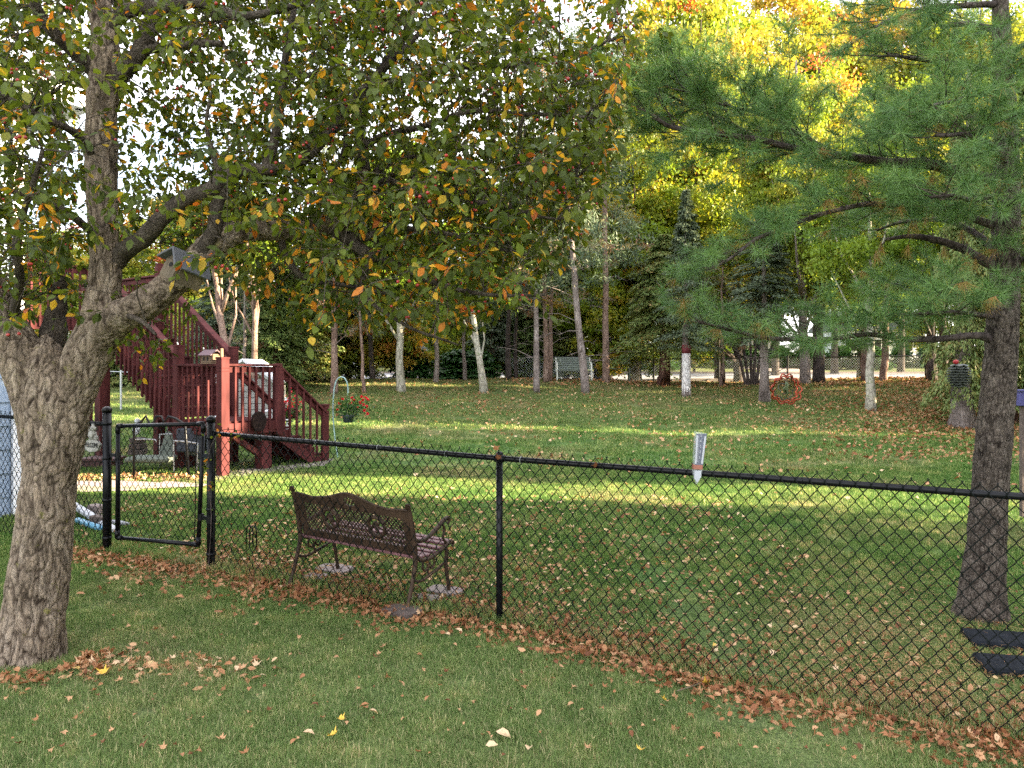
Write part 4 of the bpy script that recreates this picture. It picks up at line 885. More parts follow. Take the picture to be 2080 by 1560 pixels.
# pine-cone shaped feeder
pf = thing('pinecone_feeder', 'grey metal pinecone-shaped feeder with a red top hanging by the trunk', 'bird feeder', P(1948, 785, 7.0))
fc = P(1948, 762, 7.0); b = MB(); prof = [(.01, -.125), (.038, -.11), (.062, -.07), (.074, -.01), (.07, .05), (.046, .09), (.015, .105)]; b.lathe(fc, prof, 16); b.build('body', M_darkmetal, pf, True)
sme = MB(); sme.add([(-.022, -.02, .006), (.022, -.02, .006), (.030, .020, .0), (.0, .034, -.006), (-.030, .020, .0), (-.022, -.02, -.002), (.022, -.02, -.002), (.030, .020, -.009), (.0, .034, -.015), (-.030, .020, -.009)], [(0, 1, 2, 3, 4), (9, 8, 7, 6, 5), (1, 6, 7, 2), (2, 7, 8, 3), (3, 8, 9, 4), (4, 9, 5, 0)]); sme = sme.mesh('scale', M_feeder)
for r_i in range(9):
    zz = -.105 + r_i * .024; rr_ = float(np.interp(zz, [q[1] for q in prof], [q[0] for q in prof])); nn_ = max(6, int(rr_ * 2 * math.pi / .045))
    for k in range(nn_):
        a = (k + .5 * (r_i % 2)) / nn_ * 2 * math.pi; s_ = link('scale', sme, pf, world=False); s_.location = fc + Vector((math.cos(a) * rr_, math.sin(a) * rr_, zz + .01)) - pf.location; s_.rotation_euler = (-.15, 0, a - math.pi / 2)
b = MB(); ball(b, fc + ZA * .125 - Vector((.03, 0, 0)), .022, 1.2, 1, 1.0); b.build('red_bird_top', M_red, pf, True)
b = MB(); b.tube([fc + ZA * .1, fc + ZA * .55 + Vector((.05, -.3, 0))], .003, 4); b.build('hanging_line', M_darkmetal, pf)
# violet nest box at the right edge
vb = thing('nest_box', 'blue-violet nest box on a short post at the right edge', 'nest box', P(2072, 850, 9.0)); b = MB(); b.box(P(2078, 810, 9.0), (.17, .15, .17), None, .006); b.build('box', M_purple, vb)
b = MB(); b.box(P(2078, 793, 9.0), (.20, .18, .02)); b.build('roof_board', M_purple, vb); b = MB(); b.beam(P(2078, 820, 9.03), Vector((P(2078, 0, 9.03).x, 9.03, 0)), .055, .055); b.build('post', M_stoned, vb)
# far house across the street
fh = thing('far_house', 'small white house far across the street between the trunks', 'house', on(P(1790, 0, 75).x, 75)); hcx = P(1790, 0, 75).x; hz_ = gz(hcx, 75)
b = MB(); b.box((hcx, 78, hz_ + 1.6), (9, 6, 3.2)); b.build('wall', M_white, fh); b = MB(); b.add([(hcx - 5, 74.6, hz_ + 3.2), (hcx + 5, 74.6, hz_ + 3.2), (hcx + 5, 81.4, hz_ + 3.2), (hcx - 5, 81.4, hz_ + 3.2), (hcx - 4.6, 78, hz_ + 5.4), (hcx + 4.6, 78, hz_ + 5.4)], [(0, 1, 5, 4), (1, 2, 5), (2, 3, 4, 5), (3, 0, 4)]); b.build('roof', M_shingle, fh)
for xx in (-3, -.6, 2.6): b = MB(); b.box((hcx + xx, 74.96, hz_ + 1.7), (1.1, .08, 1.1)); b.build('window', M_dark, fh)
for i, (px, dd_, hgt) in enumerate(((905, 70, 3.4), (640, 62, 3.0), (1480, 72, 3.2))):
    x = P(px, 0, dd_).x; z = gz(x, dd_); h2 = thing('far_house', ['pale grey house behind the hedge beyond the mound', 'low white house behind the trees left of the mound', 'beige house behind the cedars across the street'][i], 'house', (x, dd_, z)); m_ = [simple('pale_grey_wall', (.5, .52, .56)), M_white, simple('beige_wall', (.5, .45, .38))][i]
    b = MB(); b.box((x, dd_ + 3, z + hgt / 2), (10, 6, hgt)); b.build('wall', m_, h2); b = MB(); b.add([(x - 5.5, dd_ - .5, z + hgt), (x + 5.5, dd_ - .5, z + hgt), (x + 5.5, dd_ + 6.5, z + hgt), (x - 5.5, dd_ + 6.5, z + hgt), (x - 5, dd_ + 3, z + hgt + 2), (x + 5, dd_ + 3, z + hgt + 2)], [(0, 1, 5, 4), (1, 2, 5), (2, 3, 4, 5), (3, 0, 4)]); b.build('roof', M_shingle, h2)
    for xx in (-3, 0, 3): b = MB(); b.box((x + xx, dd_ - .04, z + hgt * .55), (1.1, .08, 1.1)); b.build('window', M_dark, h2)
# ================================================================== BACKGROUND TREES
def limb_tube(b, pts, r, n=7): b.tube(pts, r, n)
def maple_crown(seed, Rr, H, z0, nclump, per, ls, tint0, tintv, top_orange=.0):
    g = np.random.default_rng(seed); c = []
    while len(c) < nclump:
        p = g.uniform(-1, 1, 3); q = np.linalg.norm(p)
        if q < 1 and (q > .45 or g.random() < .35): c.append(p)
    c = np.array(c); c[:, 0:2] *= Rr; zz = c[:, 2].copy(); c[:, 2] = z0 + (c[:, 2] + 1) / 2 * (H - z0)
    c[:, :2] *= (1 - .35 * np.clip(zz, 0, 1))[:, None]; c[:, :2] += g.normal(0, .12 * Rr, (nclump, 2))
    cr = g.uniform(.28, .62, nclump) * Rr * .42
    idx = np.repeat(np.arange(nclump), per); n = len(idx)
    o = g.normal(0, 1, (n, 3)) * .55; o[:, 2] *= .42
    pos = c[idx] + o * cr[idx][:, None]
    pos[:, 2] += -.12 * (o[:, 0] ** 2 + o[:, 1] ** 2) * cr[idx]
    nr = g.normal(0, .55, (n, 3)) + [0, 0, 1]; d = g.normal(0, 1, (n, 3)); d[:, 2] -= .5
    ct = np.clip(g.normal(0, tintv, nclump), -1, 1)
    tint = np.clip(tint0 + ct[idx] + g.normal(0, .05, n) + top_orange * np.clip((pos[:, 2] - z0) / (H - z0) - .45, 0, 1), 0, 1)
    return leaves('crown', pos, d, nr, g.uniform(.75, 1.2, n) * ls, tint, *KITE, LF_maple), c
def conifer_crown(seed, H, Rr, z0, nb, per, ls, droop, m, shape=.8, lat=.28, width=1.0, tint=(.0, .75), gaps=0.0):
    g = np.random.default_rng(seed); u = np.sort(g.random(nb) ** .9); z = z0 + u * (H - z0)
    az = g.uniform(0, 2 * math.pi, nb); L = Rr * np.clip(1 - u, .03, 1) ** shape * g.uniform(.65, 1.12, nb)
    if gaps: L *= np.where(g.random(nb) < gaps, .5, 1)
    idx = np.repeat(np.arange(nb), per); n = len(idx); t = g.random(n) ** .6
    side = g.normal(0, 1, n) * lat * L[idx] * (1.15 - t); rad = L[idx] * t
    ca, sa = np.cos(az[idx]), np.sin(az[idx])
    pos = np.stack([ca * rad - sa * side, sa * rad + ca * side, z[idx] + .10 * rad - droop * rad * t + g.normal(0, .05, n) - .12 * np.abs(side)], -1)
    d = np.stack([ca - sa * np.sign(side) * .7, sa + ca * np.sign(side) * .7, -.25 - droop * .8 * np.ones(n)], -1) + g.normal(0, .35, (n, 3))
    nr = np.tile([0, 0, 1.0], (n, 1)) + g.normal(0, .45, (n, 3))
    bt = g.uniform(0, .35, nb)
    tn = np.clip(tint[0] + (tint[1] - tint[0]) * (g.random(n) * .65 + bt[idx]), 0, 1)
    return leaves('crown', pos, d, nr, g.uniform(.7, 1.3, n) * ls, tn, *SPRIG, m, width=np.full(n, width))
def pine_clumps(seed, H, Rr, z0, nb, per, ls, brown=.2):
    g = np.random.default_rng(seed); z = z0 + g.random(nb) * (H - z0); az = g.uniform(0, 2 * math.pi, nb); rad = Rr * g.uniform(.3, 1, nb) * (1 - .5 * (z - z0) / (H - z0))
    c = np.stack([np.cos(az) * rad, np.sin(az) * rad, z + .15 * rad], -1); idx = np.repeat(np.arange(nb), per); n = len(idx)
    d = unit(g.normal(0, 1, (n, 3)) + [0, 0, .3]); pos = c[idx] + g.normal(0, .17, (n, 3)) * [1, 1, .6]
    tn = np.clip(g.random(nb)[idx] * .55 + g.normal(0, .08, n) + (g.random(nb) < brown)[idx] * .4, 0, 1)
    return leaves('crown', pos, d, g.normal(0, 1, (n, 3)), g.uniform(.7, 1.2, n) * ls, tn, *SPRIG, LF_redpine, width=np.full(n, .35)), c
CR = {}
CR['mapleA'] = maple_crown(11, 3.4, 11.5, 2.2, 190, 220, .145, .50, .13)
CR['mapleB'] = maple_crown(12, 3.6, 12.5, 3.0, 210, 220, .145, .52, .15, .22)
CR['mapleO'] = maple_crown(13, 3.2, 13.0, 4.0, 200, 220, .145, .60, .17, .22)
CR['mapleG'] = maple_crown(14, 2.8, 8.5, 2.0, 130, 180, .14, .24, .12)
CR['bush'] = maple_crown(15, 1.5, 2.6, .15, 60, 120, .11, .70, .12)  # brighter leaf tint stands in for sunlight that does not reach these bushes
CR['cedarA'] = (conifer_crown(21, 9, 1.75, .35, 300, 160, .135, .55, LF_cedar, shape=.55, width=1.1), None)
CR['cedarB'] = (conifer_crown(22, 7, 1.9, .3, 240, 160, .13, .35, LF_cedar, shape=.6, width=1.1, tint=(.2, .95)), None)
CR['cedarH'] = (conifer_crown(26, 9, 2.6, 1.15, 300, 160, .14, .62, LF_cedar, shape=.65, width=1.1, tint=(.1, .95)), None)
CR['spruceA'] = (conifer_crown(23, 14, 2.7, 1.6, 330, 90, .20, .30, LF_spruce, shape=.75, lat=.22, width=.9), None)
CR['spruceB'] = (conifer_crown(24, 11, 2.2, .8, 260, 90, .19, .45, LF_spruce, shape=.7, lat=.22, width=.9), None)
CR['pineT'] = pine_clumps(25, 13, 1.9, 3.6, 150, 60, .20)
CR['pineS'] = pine_clumps(27, 12, 1.5, 3.0, 90, 60, .20, .45)
BSH = (conifer_crown(28, 1.7, 1.5, .05, 110, 60, .15, .2, LF_bush, shape=.35, lat=.4, width=2.0), None)
CR['hedge'] = BSH
CR['under'] = maple_crown(17, 2.3, 5.5, .3, 90, 170, .13, .56, .14)
CR['underG'] = maple_crown(18, 2.3, 5.0, .3, 90, 170, .13, .40, .14)
def crown_obj(key, t, loc, rot, sc):
    c = link('crown', CR[key][0], t, world=False); c.location = loc; c.rotation_euler = (0, 0, rot); c.scale = sc; c['kind'] = 'stuff'; del c['kind']; return c
def trunk_pts(base, top, h, wob=.03, n=9, seed=0):
    r = random.Random(seed); out = []
    for k in range(n):
        t = k / (n - 1); p = base.lerp(top, t); out.append(p + Vector((r.uniform(-wob, wob), r.uniform(-wob, wob), 0)) * (1 if 0 < k else 0))
    return out
_tc = 0
def tree(name, label, base, r, lean, H, bark, crown=None, cs=(1, 1, 1), rot=None, group=None, cat='tree', dead=0, limbs=0, cz=0.0, flare=1.35, extra=None, deadz=(1.0, 5.0)):
    """base: ground point; lean: horizontal shift of the trunk per metre of height"""
    global _tc; _tc += 1; rr = random.Random(_tc * 13)
    base = Vector(base); t = thing(name, label, cat, base, group)
    top = base + Vector((lean[0] * H, lean[1] * H, H)); b = MB()
    pts = trunk_pts(base - ZA * .15, top, H, .02 + r * .1, 12, _tc); rad = [r * flare, r * 1.06] + [r * (1 - .8 * (k / 11) ** 1.2) for k in range(2, 12)]
    pts.insert(1, base.lerp(top, .35 / H)); rad.insert(1, r * 1.12)
    b.tube(pts, rad, 10)
    if limbs and crown and CR[crown][1] is not None:
        cc = CR[crown][1]; an = rot or 0
        for k in range(limbs):
            q = cc[(k * 7) % len(cc)]; q = Vector((q[0] * cs[0] * math.cos(an) - q[1] * cs[1] * math.sin(an), q[0] * cs[0] * math.sin(an) + q[1] * cs[1] * math.cos(an), q[2] * cs[2] + cz)); s0 = pts[0].lerp(top, min(.75, max(.12, (q.z - 1.2) / H * .62)))
            e = base + q; m_ = s0.lerp(e, .5) + ZA * (-.15) + Vector((rr.uniform(-.15, .15), rr.uniform(-.15, .15), 0)); b.tube([s0, s0.lerp(m_, .5) + ZA * .05, m_, e], [r * .42, r * .33, r * .24, r * .08], 6)
    b.build('trunk', bark, t, smooth=True)
    if dead:
        b = MB()
        for k in range(dead):
            h = rr.uniform(*deadz); s0 = base.lerp(top, h / H); a = rr.uniform(0, 6.28); L = rr.uniform(.5, 1.5)
            d = Vector((math.cos(a), math.sin(a), rr.uniform(-.15, .45))); p1 = s0 + d * L * .5 + ZA * rr.uniform(-.05, .1); p2 = p1 + d * L * .5 + ZA * rr.uniform(-.25, .1)
            b.tube([s0, p1, p2], [.018, .011, .004], 4)
            for j in range(3):
                q = p1.lerp(p2, rr.random()); b.tube([q, q + Vector((rr.uniform(-.3, .3), rr.uniform(-.3, .3), rr.uniform(-.15, .2)))], [.006, .002], 3)
        o = b.build('dead_branches', BK_grey, t); o['kind'] = 'stuff'
    if crown:
        c = crown_obj(crown, (lean[0] * H * .5, lean[1] * H * .5, cz), rot if rot is not None else rr.uniform(0, 6.28), cs)
    return t
def crown_obj(key, loc, rot, sc, _t=None):
    t = [o for o in C.objects if o.type == 'EMPTY'][-1] if _t is None else _t
    c = link('crown', CR[key][0], t, world=False); c.location = loc; c.rotation_euler = (0, 0, rot); c.scale = sc; return c
def gpx(px, d): x = (px - 1040) / FPX * d; return on(x, d)
def gb_(px, py): return G(px, py)
# --- trunks on the mound, left to right
T = tree
T('pine_tree', 'straight brown-grey pine trunk left of the flower basket, upper part in the crabapple leaves', gb_(679, 800), .115, (0, 0), 9, BK_pink, 'pineS', (.8, .8, .9), dead=8)
T('young_pine_tree', 'very thin leaning pine trunk right of the flower basket', gb_(740, 798), .055, (-.06, .02), 7, BK_pink, 'pineS', (.5, .5, .6), dead=5)
T('tree', 'dark bare-trunked tree on the crest behind the thin leaning trunk', gpx(757, 28.8), .10, (-.05, 0), 8, BK_dark, 'mapleG', (.7, .7, .9), limbs=5, cz=1.2)
T('ash_tree', 'pale forked trunk with dark foot between the basket and the round shrubs', gb_(815, 797), .135, (-.03, 0), 7, BK_light, 'mapleG', (.8, .8, .9), limbs=7, cz=1.0)
T('tree', 'slim grey trunk standing in front of the round green shrub', gb_(886, 777), .09, (.01, 0), 7, BK_grey, 'pineS', (.7, .7, .7), dead=4)
T('tree', 'slim grey trunk between the two round shrubs on the crest', gpx(945, 28.8), .075, (-.03, 0), 7, BK_grey, 'pineS', (.6, .6, .7), dead=4)
T('aspen_tree', 'pale sunlit leaning trunk right of the round shrubs', gb_(984, 798), .12, (-.13, 0), 6, BK_light, 'mapleG', (.6, .6, .8), limbs=5, cz=.8)
T('pine_tree', 'dark pine trunk right of the pale leaning trunk on the crest', gpx(1033, 28.8), .10, (0, 0), 10, BK_dark, 'pineT', (.8, .8, .8), dead=8)
T('young_pine_tree', 'slender dark trunk close beside the dark pine trunk on the crest', gpx(1048, 29.2), .07, (.0, 0), 9, BK_dark, 'pineS', (.6, .6, .8), dead=6)
T('pine_tree', 'straight grey pine trunk left of the cream glider bench', gb_(1090, 797), .095, (-.012, 0), 12, BK_grey, 'pineT', (.9, .9, .9), dead=12)
T('pine_tree', 'pinkish pine trunk of the close pair behind, left of the glider bench', gpx(1109, 27.8), .095, (-.01, 0), 12.5, BK_pink, 'pineT', (1, 1, .95), dead=10, rot=1.2)
T('pine_tree', 'lit right trunk of the close pair behind, left of the glider bench', gpx(1117, 28.3), .085, (.02, 0), 12, BK_pink, 'pineS', (1, 1, .95), dead=8)
T('pine_tree', 'grey pine trunk leaning left right in front of the glider bench', gb_(1190, 798), .12, (-.095, 0), 12, BK_grey, 'pineT', (.9, .9, .95), dead=14)
T('pine_tree', 'tall straight pine trunk right of the glider bench', gpx(1231, 27.5), .125, (-.005, 0), 14, BK_pink, 'pineT', (1.0, 1.0, 1.0), dead=16, rot=2.5)
T('cedar_tree', 'red-brown cedar trunk under drooping foliage left of the white-painted trunk', gpx(1348, 27.5), .22, (0, 0), 5, BK_red, 'cedarH', (.85, .85, .56), cz=.6, flare=1.2)
wt = T('spruce_tree', 'spruce with white-painted lower trunk and maroon band on the slope', gb_(1394, 806), .13, (-.0, 0), 5.6, BK_grey, 'spruceA', (.45, .45, .42), cz=.9)
bs = gb_(1394, 806)
b = MB(); wp_ = [bs + Vector((-.0 * h, 0, h)) for h in (-.1, .05, .3, .7, 1.1, 1.42)]; b.tube(wp_, [.175, .155, .15, .148, .146, .145], 14); b.build('white_paint_coat', M_whitebark, wt, True)
b = MB(); b.tube([bs + Vector((-.0 * h, 0, h)) for h in (1.42, 1.7)], [.148, .147], 14); b.build('maroon_band', M_maroon, wt, True)
T('pine_tree', 'slim brown trunk just right of the white-painted trunk on the crest', gpx(1467, 27.8), .095, (0, 0), 4.5, BK_pink, 'pineS', (.8, .8, .45), dead=5)
ms = thing('bare_shrub', 'dark many-stemmed bare shrub beyond the crest, left of the wind spinner', 'shrub', gpx(1527, 28)); b = MB()
for a_ in (-.5, -.25, .0, .18, .4, .7): q = gpx(1527, 28); b.tube([q + Vector((a_ * .4, 0, -.1)), q + Vector((a_ * .8, .1, .9)), q + Vector((a_ * 1.6, .2, 2.2)), q + Vector((a_ * 2.2, .2, 3.4))], [.07, .055, .04, .015], 6)
for k in range(26):
    q = gpx(1527, 28) + Vector((random.uniform(-.8, .8), 0, random.uniform(.4, 2.0))); b.tube([q, q + Vector((random.uniform(-.8, .8), random.uniform(-.3, .3), random.uniform(-.3, .4)))], [.015, .005], 4)
b.build('stems', BK_dark, ms)
T('spruce_tree', 'grey-trunked spruce just left of the wind spinner', gb_(1553, 818), .155, (-.005, 0), 5.4, BK_grey, 'spruceB', (.7, .7, .4), cz=1.6, dead=6, deadz=(.4, 1.5))
T('maple_tree', 'smooth grey trunk right of the wind spinner', gpx(1636, 27.4), .175, (-.03, 0), 12, BK_grey, 'mapleA', (.72, .72, .95), limbs=12, cz=.6)
T('maple_tree', 'dark trunk beside the smooth grey trunk on the crest', gpx(1663, 28), .20, (0, 0), 12, BK_dark, 'mapleB', (.72, .72, .95), limbs=12, cz=.4)
T('young_maple_tree', 'mossy slim trunk with sunlit base standing alone in the leaf litter', gb_(1769, 835), .125, (-.01, 0), 6.5, BK_light, 'mapleG', (.6, .6, .75), limbs=6, cz=1.4)
T('tree', 'pinkish slim trunk behind the mossy trunk', gpx(1757, 28.5), .13, (0, 0), 8, BK_pink, 'mapleG', (.8, .8, 1), limbs=5, cz=1)
T('pine_tree', 'orange sunlit trunk right of the mossy trunk on the crest', gpx(1794, 28), .125, (.04, 0), 10, BK_pink, 'pineT', (.8, .8, .8), dead=6)
T('tree', 'dark trunk near the right end of the street fence', gpx(1893, 28), .17, (0, 0), 10, BK_dark, 'mapleA', (.8, .8, .9), limbs=8, cz=1.2)
T('tree', 'second dark trunk at the right end of the street fence', gpx(1915, 28.6), .15, (.0, 0), 10, BK_dark, 'mapleG', (1, 1, 1.1), limbs=6, cz=1.2)
# thuja with a stump-like foot behind the front pine
bt = gb_(1955, 868)
T('arborvitae_tree', 'arborvitae with a wide flared foot and drooping sprays behind the front pine', bt, .24, (.02, 0), 9, BK_grey, 'cedarB', (.55, .55, 1.15), cz=.25, flare=1.7)
T('cedar_tree', 'dense dark cedar at the right edge behind the front pine trunk', gpx(2045, 19), .2, (0, 0), 9, BK_red, 'cedarB', (.75, .75, 1.2), cz=.1)
T('cedar_tree', 'second dark cedar beyond the right edge cedar', gpx(2085, 21.5), .2, (0, 0), 10, BK_red, 'cedarA', (.95, .95, 1.1))
# --- left: peeling pink trunks behind the stairs
T('birch_tree', 'leaning pink peeling-bark trunk behind the stairs', gpx(484, 20.5), .125, (-.17, 0), 6.5, BK_pink, 'mapleG', (.5, .5, .42), limbs=5, cz=3.0)
T('birch_tree', 'upright pink peeling-bark trunk right of the leaning one behind the stairs', gpx(521, 23), .11, (-.03, 0), 6.5, BK_pink, 'mapleG', (.5, .5, .42), limbs=5, cz=3.0)
T('young_pine_tree', 'thin grey pole-like trunk between the pink peeling trunks', gpx(498, 24), .06, (0, 0), 7, BK_grey, 'pineS', (.5, .5, .5), dead=5)
# --- evergreens on and behind the mound
for i, (px, d, k, sx, sz, lab) in enumerate((
    (560, 25, 'cedarA', .85, .62, 'dark cedar directly behind the upper stair rail'), (612, 27, 'cedarB', .95, .85, 'broad dark cedar left of the brown-grey pine trunk'),
    (650, 30, 'cedarA', .9, .75, 'dark cedar behind the brown-grey pine trunk'), (708, 31, 'cedarB', .8, .72, 'reddish cedar behind the thin leaning trunk'),
    (505, 29, 'spruceB', .8, .62, 'blue-green spruce seen over the stair landing'), (440, 27, 'spruceB', .7, .45, 'grey-green spruce seen through the upper stair balusters'),
    (305, 27, 'cedarB', .9, .42, 'low dark cedar on the lawn edge under the stairs'), (215, 27, 'cedarA', .9, .5, 'dark cedar behind the tall deck post'),
    (1000, 33, 'spruceB', .8, .62, 'blue-green spruce behind the pale leaning trunk'), (1075, 33.5, 'cedarA', .9, .55, 'dark cedar behind the pair of pink trunks'),
    (1150, 33.6, 'cedarB', .7, .62, 'bronze-green cedar behind the glider bench'),
    (1310, 33.2, 'cedarA', 1.0, .95, 'tall cedar left of the drooping cedar'))):
    if px in (1310,): continue
    T('spruce_tree' if k[0] == 's' else 'cedar_tree', lab, gpx(px, d), .12, (0, 0), 3.6, BK_red, k, (sx, sx, sz))
for (px, d, sx, lab) in ((842, 30.8, .75, 'round green shrub left of the slim grey trunk on the crest'), (935, 30.5, 1.0, 'wide round green shrub between slim trunks on the crest'), (970, 31, .8, 'round green shrub at the right end of the shrub row')):
    tt = thing('shrub', lab, 'shrub', gpx(px, d), 'round shrubs on the crest'); crown_obj('hedge', (0, 0, 0), px, (sx, sx, .72), tt)
for (px, d, sx, lab) in ((765, 30.2, 1.1, 'bush tinted sunlit gold behind the dark trunk left of the pale forked trunk'), (1240, 31.0, .45, 'small bush tinted sunlit gold right of the tall straight pine'), (812, 30.4, 1.0, 'bush tinted sunlit gold behind the pale forked trunk')):
    tt = thing('sun_tinted_bush', lab, 'bush', gpx(px, d), 'bushes tinted sunlit gold'); crown_obj('bush', (0, 0, 0), px, (sx, sx, sx * 1.35), tt)
# --- maples behind
for i, (px, d, k, s, sz, lab) in enumerate((
    (1290, 33.5, 'mapleA', 1.05, 1.25, 'yellow-green maple glowing behind the tall straight pine'), (1390, 35, 'mapleB', 1.1, 1.62, 'yellow-green maple behind the spruce'),
    (1460, 38, 'mapleB', 1.25, 1.55, 'tall golden maple at the top left of the spruce'), (1575, 43, 'mapleO', 1.45, 1.8, 'tall yellow maple right of the spruce top'),
    (1695, 45, 'mapleO', 1.5, 1.75, 'tall orange-gold maple above the long pine branch'), (1830, 47, 'mapleO', 1.5, 1.9, 'orange maple left of the front pine top'),
    (1945, 44, 'mapleA', 1.4, 1.9, 'green maple behind the front pine'), (2060, 43, 'mapleA', 1.4, 1.9, 'green maple at the right edge behind the cedars'), (1500, 34, 'mapleA', .9, .75, 'low green maple behind the bare shrub'), (1750, 34, 'mapleG', 1.1, 1.0, 'low green tree behind the mossy trunk'),
    (1215, 35.5, 'mapleA', 1.0, 1.0, 'yellow-green maple behind the leaning grey pine trunk'), (1120, 38, 'mapleB', 1.0, .85, 'yellow-green maple behind the close pair of pine trunks'),
    (1255, 60, 'mapleR', 1.0, 1.15, 'red-orange maple top seen at the gap of sky'),
    (340, 44, 'mapleO', 1.0, .80, 'pale golden tree seen left through the crabapple limbs'), (460, 47, 'mapleB', 1.0, .52, 'yellow-green tree beyond the stairs'), (250, 42, 'mapleB', .9, .6, 'yellow-green tree behind the house corner'), (130, 44, 'mapleB', .9, .7, 'yellowing tree behind the trunk of the crabapple'))):
    if k == 'mapleR':
        CR[k] = maple_crown(16, 3.0, 12, 6.0, 110, 110, .22, .93, .05)
    T('maple_tree', lab, gpx(px, d), .2, (0, 0), 9 * s, BK_dark, k, (s, s, sz), limbs=14, cz=.2)
for i, (px, d, k, s) in enumerate(((590, 36, 'underG', 1), (665, 37, 'under', 1), (730, 35.5, 'under', .9), (905, 36, 'underG', .9), (985, 37, 'under', 1), (1050, 36, 'underG', 1.1), (1110, 37, 'under', 1.1), (1175, 36, 'under', 1.2), (1240, 32.5, 'under', 1.0), (1300, 34.6, 'under', 1.1), (1410, 49, 'underG', 1), (430, 33, 'under', .8), (350, 35, 'underG', .8))):
    T('understory_tree', ['leafy understory tree behind the broad cedar at left', 'yellowing understory tree behind the brown-grey pine trunk', 'yellowing understory tree behind the thin leaning trunk', 'green understory tree behind the round shrubs', 'yellowing understory tree behind the pale leaning trunk', 'green understory tree behind the dark pine trunk', 'yellowing understory tree behind the grey pine left of the glider bench', 'yellowing understory tree behind the glider bench', 'yellowing understory tree behind the tall straight pine', 'yellowing understory tree behind the drooping cedar', 'green understory tree across the street behind the white-painted trunk', 'yellowing understory tree behind the upper stair rail', 'green understory tree beyond the deck support posts'][i], gpx(px, d), .08, (0, 0), 3, BK_dark, k, (s, s, s), limbs=4)
# --- far row across the street
ks = ['mapleB', 'mapleA', 'under', 'mapleB', 'mapleO', 'mapleA', 'mapleG', 'mapleB']
for i, px in enumerate(range(-140, 2330, 78)):
    d = 58 + (i * 37 % 17); k = ks[(i * 5) % 8]; s = .95 + (i * 29 % 10) / 22
    if 1690 < px < 1870: d += 26
    szz = s * (.62 if px < 1180 else 1.3)
    T('distant_tree', 'autumn tree standing in the far row across the street', gpx(px, d), .2, (0, 0), 5, BK_dark, k, (s * 1.1, s * 1.1, szz), group='trees across the street')
for i, px in enumerate(range(900, 2100, 62)):
    d = 54 + (i * 13 % 7); tt = thing('distant_bush', 'low green bush on the lawn across the street', 'bush', gpx(px, d), 'bushes across the street'); crown_obj('hedge', (0, 0, 0), i, (.8 + (i * 7 % 5) * .12,) * 2 + (1.0,), tt)
# --- unseen cedars added right of the view to block the sun, leaving bands
def sun_block_cedar(x, y, s, z):
    T('cedar_tree', 'unseen cedar added right of the yard to block the sun', on(x, y), .2, (0, 0), 6, BK_red, 'cedarB', (s, s, z), group='unseen cedars added as sun blockers')
sun_block_cedar(15.0, 4.3, .85, 1.6)
for y in [v for v in np.arange(-9, 2.3, 1.35)] + [2.6, 5.7, 6.9]: sun_block_cedar(14.6 + .3 * math.sin(y * 3), y, .85, 1.65)
for y in [v for v in np.arange(-8, 1.7, 1.5)] + [2.0, 3.6, 5.2, 6.5]: sun_block_cedar(17.2, y, .95, 1.8)
for y in (10.15, 11.3, 12.4, 13.5, 14.6): sun_block_cedar(15.4 + .2 * math.sin(y), y + .2, .66 if y < 11.5 else .85, 2.0)
for y in (10.6, 11.8, 13.0, 14.2): sun_block_cedar(18.2, y, .85, 2.1)
for y in np.arange(17.0, 26, 1.7): sun_block_cedar(.78 * y + 4.5, y, .92, 1.65)

# ================================================================== CRABAPPLE IN FRONT
crab = thing('crabapple_tree', 'large crabapple tree with forked trunk, yellowing leaves and red fruit at the left', 'tree', G(62, 1345))
TD = 4.62
def pth_(pts, n=6):
    """pts: (px, py, r_px[, depth])"""
    P3 = []; r = []
    for q in pts:
        d = q[3] if len(q) > 3 else TD; P3.append(P(q[0], q[1], d)); r.append(q[2] / FPX * d)
    s_ = sm(P3, n); rr = np.interp(np.linspace(0, len(r) - 1, len(s_)), range(len(r)), r); return s_, list(rr)
CRK = []
def bark_disp(v, r, th):
    q = Vector((v.x * 23, v.y * 23, v.z * 7.5)); q2 = q + Vector((mnoise.noise(q * .8), mnoise.noise(q * .8 + Vector((9, 3, 1))), mnoise.noise(q * .8 + Vector((2, 8, 5))))) * .9
    ds, _ = mnoise.voronoi(q2); e = ds[1] - ds[0]
    k = min(e, .24) / .24; CRK.append(min(1, max(0, k * .8 + .1 + mnoise.noise(v * 14) * .35)))
    return (k - 1) * .010 * min(1, r / .1) + mnoise.noise(v * 5) * .018 * min(1, r / .12) + mnoise.noise(v * 26) * .003
tk = MB()
def seg_tube(b, pts, n, step, disp):
    s_, r_ = pts; L = [0]
    for a, c in zip(s_[:-1], s_[1:]): L.append(L[-1] + (c - a).length)
    m_ = max(3, int(L[-1] / step)); ts = np.linspace(0, L[-1], m_)
    co = np.array([list(p) for p in s_]); q = [Vector((np.interp(t, L, co[:, 0]), np.interp(t, L, co[:, 1]), np.interp(t, L, co[:, 2]))) for t in ts]
    CRK.clear(); b.tube(q, list(np.interp(ts, L, r_)), n, disp=disp); b.t += list(CRK)
seg_tube(tk, pth_([(52, 1385, 90), (57, 1345, 72), (62, 1300, 62), (74, 1200, 57), (93, 1050, 50), (102, 950, 51), (110, 870, 54), (108, 815, 56), (102, 770, 52), (98, 735, 40), (94, 700, 20), (92, 680, 5)]), 170, .0085, bark_disp)
seg_tube(tk, pth_([(88, 900, 40), (70, 800, 46), (45, 730, 46), (15, 670, 42), (-15, 610, 38), (-45, 540, 34), (-80, 450, 28), (-120, 330, 22, 4.4), (-150, 200, 16, 4.3)]), 120, .010, bark_disp)
